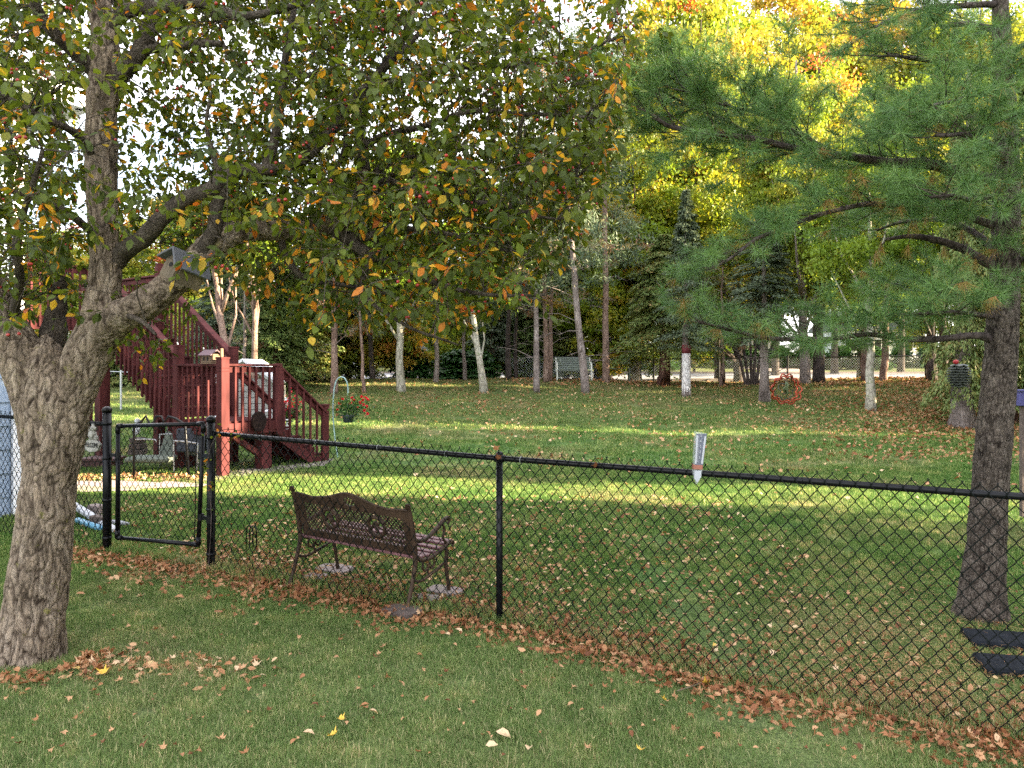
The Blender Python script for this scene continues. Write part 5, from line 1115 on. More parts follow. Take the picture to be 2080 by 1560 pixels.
seg_tube(tk, pth_([(126, 900, 36), (144, 820, 40), (166, 750, 42), (190, 690, 42), (208, 640, 38), (214, 580, 32), (214, 520, 28), (208, 400, 29), (205, 300, 31), (209, 200, 29), (214, 100, 28), (202, 0, 22), (190, -90, 18), (180, -200, 12)]), 100, .011, bark_disp)
seg_tube(tk, pth_([(190, 700, 34), (230, 655, 36, 4.55), (280, 625, 33, 4.5), (330, 592, 30, 4.5), (380, 545, 28, 4.5), (430, 502, 28, 4.55), (470, 476, 26, 4.6), (530, 466, 24, 4.7), (600, 466, 22, 4.8), (650, 463, 20, 4.85), (690, 450, 19, 4.9), (720, 420, 17, 4.95), (735, 385, 15, 5.0), (738, 330, 12, 5.0)]), 72, .012, bark_disp)
tk.build('trunk', BK_crab, crab, smooth=True)
# tapering dark-bark tube set into the crotch
b = MB(); s_, r_ = pth_([(100, 760, 20, 4.70), (106, 700, 26, 4.74), (112, 655, 22, 4.78), (120, 610, 14, 4.8), (126, 560, 6, 4.8)]); b.tube(s_, r_, 20, disp=lambda v, r, th: mnoise.noise(v * 9) * .03); b.build('dark_crotch', BK_limb, crab, True)
LIMBS = [
 [(738, 350, 13, 5.0), (732, 250, 11, 5.05), (755, 180, 10, 5.1), (800, 110, 9, 5.15), (830, 50, 8, 5.2), (855, -30, 6, 5.2)],
 [(226, 175, 17), (250, 140, 18), (275, 120, 17), (293, 85, 17), (303, 50, 16), (330, 5, 14), (345, -60, 12)],
 [(288, 108, 9), (340, 96, 9, 4.5), (400, 92, 8, 4.4), (452, 90, 6, 4.3)],
 [(218, 70, 15), (250, 28, 14), (300, 10, 13), (350, 4, 12), (410, 6, 11), (450, 20, 10, 4.5), (500, 34, 8, 4.4), (560, 27, 7, 4.3), (640, -5, 5, 4.3)],
 [(196, 150, 14), (150, 100, 14, 4.5), (110, 65, 12, 4.4), (70, 10, 10, 4.3), (40, -60, 8, 4.2)],
 [(200, 330, 9), (150, 270, 8, 4.4), (90, 240, 6, 4.2), (20, 200, 5, 4.1)], [(204, 480, 9), (150, 440, 8, 4.3), (80, 400, 6, 4.1), (0, 380, 5, 4.0)],
 [(215, 545, 22), (250, 508, 20), (290, 482, 18, 4.5), (330, 440, 17, 4.45), (380, 405, 16, 4.45), (425, 385, 16, 4.45), (452, 362, 17, 4.5), (500, 345, 14, 4.55), (560, 345, 12, 4.6), (620, 320, 11, 4.7), (670, 270, 9, 4.8), (720, 200, 8, 4.9), (800, 120, 6, 5.0), (880, 40, 4, 5.1)],
 [(405, 525, 18, 4.5), (436, 470, 15, 4.5), (441, 420, 14, 4.5), (452, 368, 15, 4.5)],
 [(455, 365, 8, 4.5), (435, 315, 6, 4.5), (420, 255, 4, 4.5), (425, 190, 3, 4.5)], [(540, 345, 11, 4.6), (558, 290, 10, 4.6), (570, 200, 8, 4.6), (583, 110, 7, 4.6), (598, 0, 6, 4.6), (605, -90, 5, 4.6)],
 [(600, 330, 9, 4.7), (640, 290, 8, 4.9), (690, 240, 7, 5.1), (760, 190, 6, 5.3)],
 [(755, 182, 9, 5.1), (800, 168, 8, 5.2), (850, 160, 8, 5.3), (930, 137, 7, 5.3), (1060, 130, 5, 5.2), (1150, 112, 4, 5.1), (1270, 70, 3, 5.0)],
 [(780, 275, 7, 5.1), (830, 262, 7, 5.0), (880, 250, 6, 4.9), (960, 225, 5, 4.8), (1080, 230, 4, 4.7), (1190, 240, 3, 4.6)], [(737, 300, 8, 5.0), (780, 275, 7, 5.1)],
 [(738, 380, 8, 5.0), (780, 340, 7, 5.1), (850, 320, 6, 5.2), (950, 340, 5, 5.2), (1060, 330, 4, 5.1), (1170, 360, 2.5, 5.0)],
 [(725, 405, 9, 4.95), (760, 395, 8, 4.9), (790, 370, 6, 4.8), (870, 400, 5, 4.7), (980, 410, 4, 4.6), (1100, 440, 3, 4.5), (1180, 440, 2, 4.4)],
 [(675, 462, 15, 4.88), (705, 482, 14, 4.85), (740, 508, 12, 4.8), (770, 522, 10, 4.8), (830, 552, 7, 4.8), (900, 580, 5, 4.8), (1000, 600, 4, 4.7), (1110, 595, 3, 4.6)],
 [(700, 478, 9, 4.85), (745, 480, 9, 4.8), (800, 465, 7, 4.7), (880, 470, 5, 4.6), (980, 500, 4, 4.5), (1070, 520, 3, 4.5)],
 [(755, 520, 7, 4.8), (737, 560, 6, 4.75), (742, 600, 5, 4.7), (790, 640, 4, 4.65), (860, 680, 3, 4.6), (930, 700, 2, 4.6)], [(565, 470, 8, 4.75), (585, 530, 7, 4.8), (625, 568, 6, 4.8), (700, 578, 5, 4.8), (790, 600, 3, 4.8)],
 [(640, 465, 6, 4.85), (650, 400, 6, 4.9), (690, 330, 5, 5.0), (700, 250, 4, 5.1), (690, 150, 3, 5.2)], [(20, 650, 10), (40, 580, 9, 4.4), (30, 500, 8, 4.2), (60, 400, 6, 4.1), (90, 300, 4, 4.0)], [(250, 640, 7, 4.5), (290, 655, 5, 4.3), (320, 680, 3, 4.2)]]
lb = MB(); nodes = []; 
for i, L_ in enumerate(LIMBS):
    s_, r_ = pth_(L_, 7); s_ = [p + Vector((mnoise.noise(p * 3), mnoise.noise(p * 3 + Vector((5, 0, 0))), mnoise.noise(p * 3 + Vector((0, 7, 0))))) * .02 for p in s_]
    b = MB(); b.tube(s_, r_, 10 if L_[0][2] > 10 else 7, disp=(lambda v, r, th: mnoise.noise(v * 24) * .1 * r)); b.build('limb', BK_limb, crab, smooth=True)
    for p, r in list(zip(s_, r_)): nodes.append((p, r))
poly = np.array([(-120, -160), (-120, 720), (0, 690), (60, 640), (100, 600), (150, 640), (190, 695), (250, 690), (320, 745), (345, 650), (400, 605), (430, 535), (480, 545), (540, 600), (600, 645), (700, 650), (780, 630), (850, 655), (960, 655), (1000, 625), (1060, 600), (1110, 575), (1130, 550), (1150, 500), (1180, 430), (1225, 360), (1235, 250), (1275, 150), (1330, 60), (1350, -160)], float)
def inpoly(x, y, pl):
    c = np.zeros(len(x), bool); j = len(pl) - 1
    for i in range(len(pl)):
        xi, yi = pl[i]; xj, yj = pl[j]; c ^= ((yi > y) != (yj > y)) & (x < (xj - xi) * (y - yi) / (yj - yi + 1e-9) + xi); j = i
    return c
n = 13000; cx = rng.uniform(-120, 1350, n); cy = rng.uniform(-160, 745, n); ok = inpoly(cx, cy, poly)
w = np.ones(n)
w *= 1 - .62 * np.exp(-(((cx - 340) / 85) ** 2 + ((cy - 260) / 190) ** 2))
w *= 1 - .25 * np.exp(-(((cx - 850) / 120) ** 2 + ((cy - 230) / 90) ** 2))
w *= 1 - .55 * np.exp(-(((cx - 480) / 60) ** 2 + ((cy - 140) / 90) ** 2))
w *= np.where((cx > 1110) & (cy < 110), .36, 1); w *= np.where((cx > 130) & (cx < 290) & (cy > 0) & (cy < 640), .42, 1); w *= np.where((cy > 640) & (cx < 420), .55, 1)
w *= 1 - .6 * np.exp(-(((cx - 500) / 160) ** 2 + ((cy - 475) / 30) ** 2)); w *= np.where((cx > 150) & (cx < 460) & (cy > 490) & (cy < 690), .30, 1)
w *= 1 - .85 * np.exp(-(((cx - 380) / 55) ** 2 + ((cy - 555) / 45) ** 2)); w *= np.where(cx < 90, .8, 1)
w *= np.where((cx > 560) & (cx < 1120) & (cy > 300), 1.15, 1); w *= np.where((cx > 430) & (cy > 530), .52, 1)
ok &= rng.random(n) < w * .58; cx, cy = cx[ok], cy[ok]
dp = np.clip(5.35 + rng.normal(0, .75, len(cx)), 4.0, 7.2); front = rng.random(len(cx)) < .05; dp[front] = rng.uniform(3.1, 3.9, front.sum())
near_trunk = (cx > 130) & (cx < 300) & (cy > 100); dp[near_trunk & (rng.random(len(cx)) < .6)] += .55
pts = np.stack([(cx - 1040) / FPX * dp, dp, EYE - (cy - HOR) / FPX * dp], -1)
# grow twigs: every cluster point is joined to the nearest branch node so far
NP = np.zeros((60000, 3)); NRd = np.zeros(60000); nn = len(nodes)
NP[:nn] = [list(p) for p, r in nodes]; NRd[:nn] = [r for p, r in nodes]
d0 = np.min(np.linalg.norm(pts[:, None, :] - NP[None, :nn:3, :], axis=2), axis=1); order = np.argsort(d0)
tw = MB(); clus = []; rr = random.Random(5)
for i in order:
    p = pts[i]; dd = np.linalg.norm(NP[:nn] - p, axis=1) + (NRd[:nn] < .004) * .25; j = int(np.argmin(dd)); a = Vector(NP[j]); e = Vector(p); L = (e - a).length
    if L > 1.9 or L < .03: continue
    dirn = (e - a).normalized(); k = max(2, min(8, int(L / .11))); off = Vector((rr.uniform(-1, 1), rr.uniform(-1, 1), rr.uniform(-.2, 1))) * L * .13
    r0 = min(NRd[j] * .8, .0035 + L * .009); r1 = .0018; pp = [a]
    for q in range(1, k + 1):
        t = q / k; v = a.lerp(e, t) + off * math.sin(t * math.pi) + Vector((rr.gauss(0, 1), rr.gauss(0, 1), rr.gauss(0, 1))) * .012; pp.append(v)
        NP[nn] = v; NRd[nn] = r0 + (r1 - r0) * t; nn += 1
    tw.tube(pp, list(np.linspace(r0, r1, len(pp))), 4, cap=False); clus.append((pp[-2], pp[-1], L))
o = tw.build('twigs', BK_limb, crab); o['kind'] = 'stuff'
# leaves on every twig end
LPs = []; LD = []; LN = []; LS = []; LT = []; fruit = []
st_ = MB()
for a, e, L in clus:
    d = (e - a).normalized(); m_ = rr.randint(9, 15); yel = rr.random(); yb = .55 if yel > .955 else (.22 if yel > .86 else .05); gt = rr.uniform(.05, .62)
    if e.z < 2.7 and e.x > -2.5: yb += .07
    sp = [e]; dir2 = (d + Vector((rr.gauss(0, .5), rr.gauss(0, .5), rr.gauss(-.15, .4)))).normalized()
    LL = rr.uniform(.12, .26)
    st_.tube([e, e + dir2 * LL * .5, e + dir2 * LL + Vector((0, 0, -.01))], [.0018, .0014, .0008], 3, cap=False)
    for k in range(m_):
        t = rr.uniform(-.5, 1); p = e + dir2 * LL * t if t > 0 else e.lerp(a, -t); h = Vector((rr.gauss(0, 1), rr.gauss(0, 1), rr.gauss(0, 1))); h = (h - dir2 * h.dot(dir2)).normalized()
        LPs.append(p + h * .012); LD.append(h * .8 + dir2 * .6 + Vector((0, 0, -.55))); LN.append(Vector((rr.gauss(0, .6), rr.gauss(0, .6) - .15, 1))); LS.append(rr.uniform(.038, .070))
        LT.append(rr.uniform(.80, 1.0) if rr.random() < yb else min(.72, max(0, gt + rr.gauss(0, .09))))
    if rr.random() < .16:
        for k in range(rr.randint(1, 3)): fruit.append(e + Vector((rr.gauss(0, .03), rr.gauss(0, .03), -rr.uniform(.03, .07))))
LPs = np.array([list(v) for v in LPs]); LD = np.array([list(v) for v in LD]); LN = np.array([list(v) for v in LN]); LS = np.array(LS); LT = np.array(LT)
inv = LPs[:, 1]; sc_px = LS / LPs[:, 1]; px_ = LPs[:, 0] / LPs[:, 1] * FPX + 1040; py_ = HOR - (LPs[:, 2] - EYE) / LPs[:, 1] * FPX
sc_px = np.where((px_ < -20) | (py_ < -20) | (px_ > 2080), 0, sc_px); big = np.argsort(-sc_px)[:300]; rest = np.setdiff1d(np.arange(len(LPs)), big)
print('crab leaves', len(LPs), 'clusters', len(clus), 'nodes', nn)
third = np.array_split(rng.permutation(rest), 3)
V3 = []; 
me = leaves('foliage', LPs[rest], LD[rest], LN[rest], LS[rest], LT[rest], *OVAL, LF_crab); o = link('foliage', me, crab); o['kind'] = 'stuff'
lm = []
for k, tv in enumerate((.1, .25, .38, .5, .62, .7, .84, .9, .97)):
    V_, F_ = oval_curl(k); lm.append((tv, np_mesh('leaf', np.array(V_, float), np.array(F_), LF_crab, np.full(len(V_), tv))))
for i in big:
    d = Vector(LD[i]).normalized(); x = d.cross(Vector(LN[i])).normalized(); z = x.cross(d); m_ = min(lm, key=lambda q: abs(q[0] - LT[i]))[1]
    o = bpy.data.objects.new('leaf', m_); C.objects.link(o); o.parent = crab; s_ = LS[i]
    o.matrix_local = Matrix.Translation(Vector(LPs[i]) - crab.location) @ Matrix((x, d, z)).transposed().to_4x4() @ Matrix.Diagonal((s_, s_, s_, 1))
ico = MB(); phi = 1.618
iv = [(-1, phi, 0), (1, phi, 0), (-1, -phi, 0), (1, -phi, 0), (0, -1, phi), (0, 1, phi), (0, -1, -phi), (0, 1, -phi), (phi, 0, -1), (phi, 0, 1), (-phi, 0, -1), (-phi, 0, 1)]
iF = [(0, 11, 5), (0, 5, 1), (0, 1, 7), (0, 7, 10), (0, 10, 11), (1, 5, 9), (5, 11, 4), (11, 10, 2), (10, 7, 6), (7, 1, 8), (3, 9, 4), (3, 4, 2), (3, 2, 6), (3, 6, 8), (3, 8, 9), (4, 9, 5), (2, 4, 11), (6, 2, 10), (8, 6, 7), (9, 8, 1)]
b = MB()
for p in fruit:
    r = .0048; b.add([p + Vector(v) * r for v in iv], iF)
o = b.build('fruit', simple('crabapple_fruit_red', (.30, .02, .015), rough=.3, var=.3), crab, True); o['kind'] = 'stuff'
o = st_.build('fine_twigs', BK_limb, crab); o['kind'] = 'stuff'

# ================================================================== WHITE PINE IN FRONT
wp = thing('white_pine_tree', 'long-needled white pine with low reaching branches at the right', 'tree', G(1995, 1222))
PD = 5.9
def pine_disp(v, r, th):
    q = Vector((v.x * 34, v.y * 34, v.z * 14)); ds, _ = mnoise.voronoi(q + Vector((mnoise.noise(q), 0, mnoise.noise(q + Vector((3, 3, 3))))) * .5); e = ds[1] - ds[0]; k = min(e, .28) / .28; CRK.append(min(1, max(0, k * .75 + .12 + mnoise.noise(v * 16) * .35)))
    return (k - 1) * .007 * min(1, r / .12) + mnoise.noise(v * 6) * .010
TD_save = TD; TD = PD
tk = MB(); seg_tube(tk, pth_([(1992, 1260, 56), (1994, 1222, 46), (1998, 1170, 40), (2004, 1100, 36), (2011, 1000, 34), (2018, 900, 33), (2027, 800, 31.5), (2034, 700, 30), (2039, 600, 28), (2043, 500, 26), (2046, 380, 24), (2042, 250, 21), (2037, 120, 18), (2032, 0, 15), (2028, -150, 12), (2024, -320, 8)]), 130, .010, pine_disp)
tk.build('trunk', BK_pine, wp, smooth=True)
NEED_P = []; NEED_D = []; NEED_T = []; pr = random.Random(3)
br = MB()
def tuft(p, d, tint): NEED_P.append(p); NEED_D.append(d); NEED_T.append(tint)
def pine_branch(pts, sub=1.0, s0=.16, up=.30, start=.16, brown=.05, lenf=1.0, sparse=1.0, thickobj=True):
    s_, r_ = pth_(pts, 8); s_ = [p + Vector((mnoise.noise(p * 2.5), mnoise.noise(p * 2.5 + Vector((5, 0, 0))), mnoise.noise(p * 2.5 + Vector((0, 7, 0))))) * .03 for p in s_]
    b = MB(); b.tube(s_, r_, 8); b.build('branch', BK_limb if pts[0][2] < 6 else BK_dark, wp, smooth=True)
    L = [0]
    for a, c in zip(s_[:-1], s_[1:]): L.append(L[-1] + (c - a).length)
    tot = L[-1]; co = np.array([list(p) for p in s_]); t = tot * start; sg = 1
    while t < tot:
        p = Vector([np.interp(t, L, co[:, k]) for k in range(3)]); q = Vector([np.interp(min(tot, t + .05), L, co[:, k]) for k in range(3)]); q0 = Vector([np.interp(max(0, t - .05), L, co[:, k]) for k in range(3)]); d = (q - q0).normalized()
        side = d.cross(ZA).normalized() * sg; sg = -sg; u = t / tot
        ln = lenf * (.30 + .48 * math.sin(min(1, u * 1.3 + .15) * math.pi * .62)) * pr.uniform(.65, 1.15) * (1.15 - .55 * u)
        dd = (d * pr.uniform(.5, .9) + side * pr.uniform(.35, 1.0) + ZA * (pr.uniform(-.35, 1.0) * up * 2.2)).normalized()
        m_ = max(3, int(ln / .085)); prev = p; pts2 = [p]
        for k in range(m_):
            dd = (dd + Vector((pr.gauss(0, .12), pr.gauss(0, .12), pr.gauss(.03, .12)))).normalized(); prev = prev + dd * (ln / m_); pts2.append(prev)
            if k >= 1 and pr.random() < sparse:
                for s2 in (-1, 1):
                    if pr.random() < .72:
                        sd = dd.cross(ZA); sd = (sd.normalized() if sd.length > .1 else Vector((1, 0, 0))) * s2; d3 = (dd * .9 + sd * pr.uniform(.4, 1) + ZA * pr.uniform(-.25, .55)).normalized(); l3 = pr.uniform(.05, .16); e3 = prev + d3 * l3
                        br.tube([prev, e3], [.0022, .0015], 3, cap=False); tuft(e3, d3, 1 if pr.random() < brown else 0)
                        if l3 > .11: tuft(prev.lerp(e3, .5), d3, 0)
        br.tube(pts2, list(np.linspace(.0055, .0018, len(pts2))), 4, cap=False); tuft(prev, dd, 0)
        t += s0 * pr.uniform(.6, 1.3)
PB = [
 [(2034, 372, 15), (1995, 362, 14), (1950, 345, 13), (1900, 337, 12, 5.85), (1850, 333, 11, 5.8), (1780, 328, 9, 5.75), (1700, 318, 8, 5.7), (1600, 300, 7, 5.6), (1480, 272, 6, 5.5), (1370, 258, 5, 5.4), (1320, 228, 4, 5.35), (1270, 206, 3, 5.3), (1215, 182, 2, 5.3)],
 [(2030, 462, 9), (1980, 446, 8), (1900, 428, 7, 5.8), (1820, 420, 6, 5.7), (1750, 422, 5, 5.6), (1650, 440, 4.5, 5.5), (1560, 475, 4, 5.4), (1480, 520, 3, 5.3), (1430, 545, 2, 5.3)],
 [(2022, 692, 9), (2000, 684, 9, 5.85), (1975, 682, 7, 5.8), (1850, 686, 6, 5.7), (1760, 682, 5, 5.6), (1650, 690, 4.5, 5.5), (1550, 686, 4, 5.45), (1460, 668, 3, 5.4), (1400, 655, 2, 5.4)],
 [(2028, 150, 7), (1960, 135, 6), (1880, 120, 5, 5.8), (1830, 112, 3, 5.7), (1790, 115, 2, 5.6)],
 [(2030, 255, 8), (1970, 240, 7, 6.0), (1900, 244, 7, 6.2), (1850, 236, 4, 6.3), (1800, 225, 2, 6.4)],
 [(2030, 12, 7), (1940, 10, 6, 5.8), (1860, 20, 5, 5.6), (1810, 40, 4, 5.5), (1780, 60, 2, 5.4)],
 [(2028, -120, 7), (1940, -90, 6, 5.7), (1880, -60, 4, 5.5)],
 [(2040, 330, 7), (2010, 300, 6, 5.6), (1960, 280, 5, 5.2), (1900, 270, 3, 4.9)], [(2046, 420, 7), (2020, 400, 6, 5.5), (1960, 400, 5, 5.1), (1890, 400, 3, 4.8)],
 [(2048, 300, 7), (2080, 280, 6, 5.7), (2130, 270, 5, 5.4), (2190, 280, 3, 5.2)], [(2044, 420, 7), (2080, 395, 6, 5.6), (2120, 400, 4, 5.3)], [(2040, 120, 7), (2080, 90, 6, 5.7), (2140, 80, 4, 5.5)], [(2040, 200, 6), (2000, 190, 5, 5.5), (1950, 200, 4, 5.2), (1890, 215, 3, 5.0)],
 [(2036, 520, 9), (1990, 480, 6, 6.2), (1920, 450, 5, 6.5), (1840, 450, 4, 6.8), (1780, 470, 2, 7.0)],
 [(2034, 600, 8), (1990, 600, 6, 6.1), (1900, 590, 4, 6.4), (1840, 588, 2, 6.6)],
 [(2030, 640, 6), (1990, 640, 5, 5.7), (1930, 635, 4, 5.4), (1860, 632, 3, 5.2)],
 [(2036, 60, 7), (1980, 50, 6, 6.2), (1910, 60, 4, 6.5)],
 [(2040, 540, 7), (2080, 530, 6, 5.8), (2130, 540, 4, 5.6)]]
for i, q in enumerate(PB):
    pine_branch(q, up=(.36 if i == 0 else .22 if i in (2, 15) else .26), s0=(.058 if i in (0,) else .062 if i in (1, 2) else .078), brown=.03 if i not in (1, 13) else .10, lenf=(1.0 if i == 0 else .68 if i in (1, 2) else .8))
# side limb of the first long branch that rises in front of the maples
pine_branch([(1700, 318, 5, 5.7), (1620, 270, 4, 5.6), (1540, 230, 3, 5.5), (1450, 200, 2.5, 5.4), (1370, 180, 2, 5.4)], up=.3, s0=.065)
pine_branch([(1560, 292, 4, 5.6), (1480, 250, 3.5, 5.7), (1400, 215, 3, 5.8), (1330, 180, 2, 5.8)], up=.3, s0=.065)
# dead twiggy limb with hanging brown needles
s_, r_ = pth_([(2030, 548, 12), (1990, 525, 10), (1950, 503, 8), (1900, 487, 7), (1850, 480, 5), (1800, 486, 3)], 6); b = MB(); b.tube(s_, r_, 8); b.build('branch', BK_dark, wp, smooth=True)
for k in range(16):
    q = s_[pr.randint(6, len(s_) - 1)]; e = q + Vector((pr.uniform(-.3, .1), pr.uniform(-.2, .2), pr.uniform(-.22, .25))); br.tube([q, q.lerp(e, .5) + ZA * .02, e], [.004, .003, .0015], 3)
    if pr.random() < .6: tuft(e, Vector((pr.uniform(-.2, .2), 0, -1)), 1)
o = br.build('twigs', BK_limb, wp); o['kind'] = 'stuff'
TD = TD_save
nt_ = len(NEED_P); per = 54; NPp = np.array([list(v) for v in NEED_P]); ND = unit(np.array([list(v) for v in NEED_D])); NT = np.array(NEED_T)
idx = np.repeat(np.arange(nt_), per); n = len(idx); along = rng.uniform(-.05, .012, n)
d = ND[idx] * rng.uniform(.15, 1.1, (n, 1)) + unit(rng.normal(0, 1, (n, 3))) * .85; d[:, 2] -= .12; br_ = NT[idx] == 1; d[br_, 2] -= .8
tn = np.clip(rng.random(nt_)[idx] * .6 + rng.normal(.15, .12, n), 0, .87); tn[rng.random(n) < .015] = .95; tn[br_] = rng.uniform(.93, 1, br_.sum())
me = leaves('needles', NPp[idx] + ND[idx] * along[:, None], d, rng.normal(0, 1, (n, 3)), rng.uniform(.085, .135, n), tn, [(-.013, 0, 0), (.013, 0, 0), (0, 1, -.05)], [(0, 1, 2)], LF_needle)
o = link('needles', me, wp); o['kind'] = 'stuff'
print('pine tufts', nt_, 'needles', n)
# ================================================================== LITTER
def inst(name, verts, rot, scl, idx, protos, m=None):
    me = bpy.data.meshes.new(name); n = len(verts); me.vertices.add(n); me.vertices.foreach_set('co', np.ascontiguousarray(verts, np.float32).ravel())
    a = me.attributes.new('rot', 'FLOAT_VECTOR', 'POINT'); a.data.foreach_set('vector', np.ascontiguousarray(rot, np.float32).ravel())
    a = me.attributes.new('scl', 'FLOAT', 'POINT'); a.data.foreach_set('value', np.ascontiguousarray(scl, np.float32))
    a = me.attributes.new('idx', 'INT', 'POINT'); a.data.foreach_set('value', np.ascontiguousarray(idx, np.int32))
    o = bpy.data.objects.new(name, me); C.objects.link(o)
    coll = bpy.data.collections.new(name + '_kinds')
    for p in protos: coll.objects.link(p)
    ng = bpy.data.node_groups.new(name + '_nodes', 'GeometryNodeTree'); ng.interface.new_socket('Geometry', in_out='INPUT', socket_type='NodeSocketGeometry'); ng.interface.new_socket('Geometry', in_out='OUTPUT', socket_type='NodeSocketGeometry')
    N = ng.nodes; L = ng.links; gi = N.new('NodeGroupInput'); go = N.new('NodeGroupOutput'); ip = N.new('GeometryNodeInstanceOnPoints'); ci = N.new('GeometryNodeCollectionInfo')
    ci.inputs['Collection'].default_value = coll; ci.inputs['Separate Children'].default_value = True; ci.inputs['Reset Children'].default_value = True
    def na(nm, t): q = N.new('GeometryNodeInputNamedAttribute'); q.data_type = t; q.inputs['Name'].default_value = nm; return q.outputs['Attribute']
    L.new(gi.outputs[0], ip.inputs['Points']); L.new(ci.outputs[0], ip.inputs['Instance']); ip.inputs['Pick Instance'].default_value = True
    L.new(na('idx', 'INT'), ip.inputs['Instance Index']); L.new(na('rot', 'FLOAT_VECTOR'), ip.inputs['Rotation']); L.new(na('scl', 'FLOAT'), ip.inputs['Scale'])
    L.new(ip.outputs[0], go.inputs[0]); md = o.modifiers.new('scatter', 'NODES'); md.node_group = ng; o['kind'] = 'stuff'; return o
MT = [maple_template(s) for s in range(6)]; OC = [oval_curl(s + 20) for s in range(4)]
def fence_side(x, y): return (np.asarray(x) - FP0.x) * FN.x + (np.asarray(y) - FP0.y) * FN.y   # >0 behind the fence
def litter(name, x, y, smin, smax, tlo, thi, lift=.012, tilt=.45, kinds=None, z=None):
    n = len(x); pos = np.stack([x, y, ground(x, y) + lift + rng.random(n) * lift], -1) if z is None else np.stack([x, y, z], -1)
    kinds = kinds or (MT + OC[:3]); out = []; ki = rng.integers(0, len(kinds), n)
    for k, (tv, tf) in enumerate(kinds):
        m_ = ki == k
        if not m_.any(): continue
        c = m_.sum(); d = rng.normal(0, 1, (c, 3)); d[:, 2] *= tilt * .6; nr = rng.normal(0, tilt, (c, 3)) + [0, 0, 1]
        o = leaves(name, pos[m_], d, nr, rng.uniform(smin, smax, c), np.clip(rng.beta(2, 2, c) * (thi - tlo) + tlo, 0, 1), tv, tf, LF_litter); out.append(o)
    return out
def join(name, meshes, label=None):
    Vs, Fs, Ts, off = [], [], [], 0; tris = []
    for me in meshes:
        nv = len(me.vertices); v = np.empty(nv * 3, np.float32); me.vertices.foreach_get('co', v); f = np.empty(len(me.loops), np.int32); me.loops.foreach_get('vertex_index', f); k = me.polygons[0].loop_total
        t = np.empty(nv, np.float32); me.attributes['tint'].data.foreach_get('value', t)
        f = f.reshape(-1, k)
        if k == 4: f = np.concatenate([f[:, [0, 1, 2]], f[:, [0, 2, 3]]])
        Vs.append(v.reshape(-1, 3)); Fs.append(f + off); Ts.append(t); off += nv; bpy.data.meshes.remove(me)
    o = link(name, np_mesh(name, np.concatenate(Vs), np.concatenate(Fs), LF_litter, np.concatenate(Ts))); o['kind'] = 'stuff'; return o
parts = []
# windrow along the fence
n = 8200; s = rng.uniform(-2.0, 7.2, n); off = rng.normal(-.02, .19, n) + .06 * np.sin(s * 5); off = np.where(s < -.1, off - .15, off); dens = np.where(s < .2, .45, 1) 
kp = rng.random(n) < dens; s, off = s[kp], off[kp]; x = FP0.x + FDIR.x * s + FN.x * off; y = FP0.y + FDIR.y * s + FN.y * off
parts += litter('leaf_litter', x, y, .028, .062, .03, .85, lift=.022, tilt=.8)
# broader scatter behind the fence
n = 3000; s = rng.uniform(-1, 8.0, n); off = rng.gamma(1.5, .75, n) + .05; x = FP0.x + FDIR.x * s + FN.x * off; y = FP0.y + FDIR.y * s + FN.y * off
parts += litter('leaf_litter', x, y, .028, .060, .08, 1.0, lift=.02, tilt=.65)
n = 1500; x = rng.uniform(-5.2, 3, n); y = rng.uniform(6.2, 10.2, n); m_ = (fence_side(x, y) > .2); parts += litter('leaf_litter', x[m_], y[m_], .04, .08, .2, 1, lift=.02)
# lawn in the sun and shade, getting thicker up the slope
n = 13000; y = 9 + 20.5 * rng.random(n) ** .62; x = rng.uniform(-.42, .80, n) * y
pt = np.clip(.25 + .9 * np.exp(-((y - 21) / 5.5) ** 2), 0, 1) * np.clip(.35 + (x / y + .12) * 2.2, .12, 1) * (.55 + .45 * np.sin(x * 1.1 + y) * np.sin(x * .45 - y * .8)); m_ = rng.random(n) < pt
parts += litter('leaf_litter', x[m_], y[m_], .055, .115, .35, .98, lift=.03, tilt=.6)
n = 9000; px = rng.uniform(1600, 2080, n); y = rng.uniform(13.5, 29.5, n); x = (px - 1040) / FPX * y; m_ = rng.random(n) < np.clip((px - 1600) / 260, .2, 1) * np.clip((y - 14) / 5, .25, 1)
parts += litter('leaf_litter', x[m_], y[m_], .06, .125, .08, .85, lift=.03, tilt=.7)
n = 1600; px = rng.uniform(1040, 1900, n); y = rng.uniform(26.5, 30.5, n); x = (px - 1040) / FPX * y; parts += litter('leaf_litter', x, y, .08, .15, .1, .85, lift=.03, tilt=.6)
n = 1600; px = rng.uniform(560, 1100, n); y = rng.uniform(20, 30, n); x = (px - 1040) / FPX * y; parts += litter('leaf_litter', x, y, .05, .10, .05, .8, lift=.02, tilt=.6)
n = 420; x = rng.uniform(-7.4, -4.9, n); y = rng.normal(11.75, .12, n); parts += litter('leaf_litter', x, y, .05, .09, .4, 1, lift=.03)
# round the crabapple foot and on the lawn left of the gate
tb = G(62, 1345); n = 330; a = rng.uniform(-.6, 3.6, n) + math.pi; rad = .24 + rng.gamma(1.4, .07, n); parts += litter('leaf_litter', tb.x + .03 + rad * np.cos(a) * 1.2, tb.y + rad * np.sin(a), .035, .07, .1, .95, lift=.018, tilt=.7)
n = 130; x = tb.x + .3 + rng.random(n) ** 1.3 * 1.25; y = tb.y - .12 + rng.normal(0, .10, n); parts += litter('leaf_litter', x, y, .04, .07, .3, 1, lift=.02)
n = 420; x = rng.uniform(-4.2, -1.8, n); y = rng.uniform(5.4, 7.0, n); m_ = (fence_side(x, y) < .1) & (rng.random(n) < np.clip(1 + fence_side(x, y) * .9, 0, 1)); parts += litter('leaf_litter', x[m_], y[m_], .04, .08, .15, .9, lift=.02, tilt=.6)
join('leaf_litter', parts)
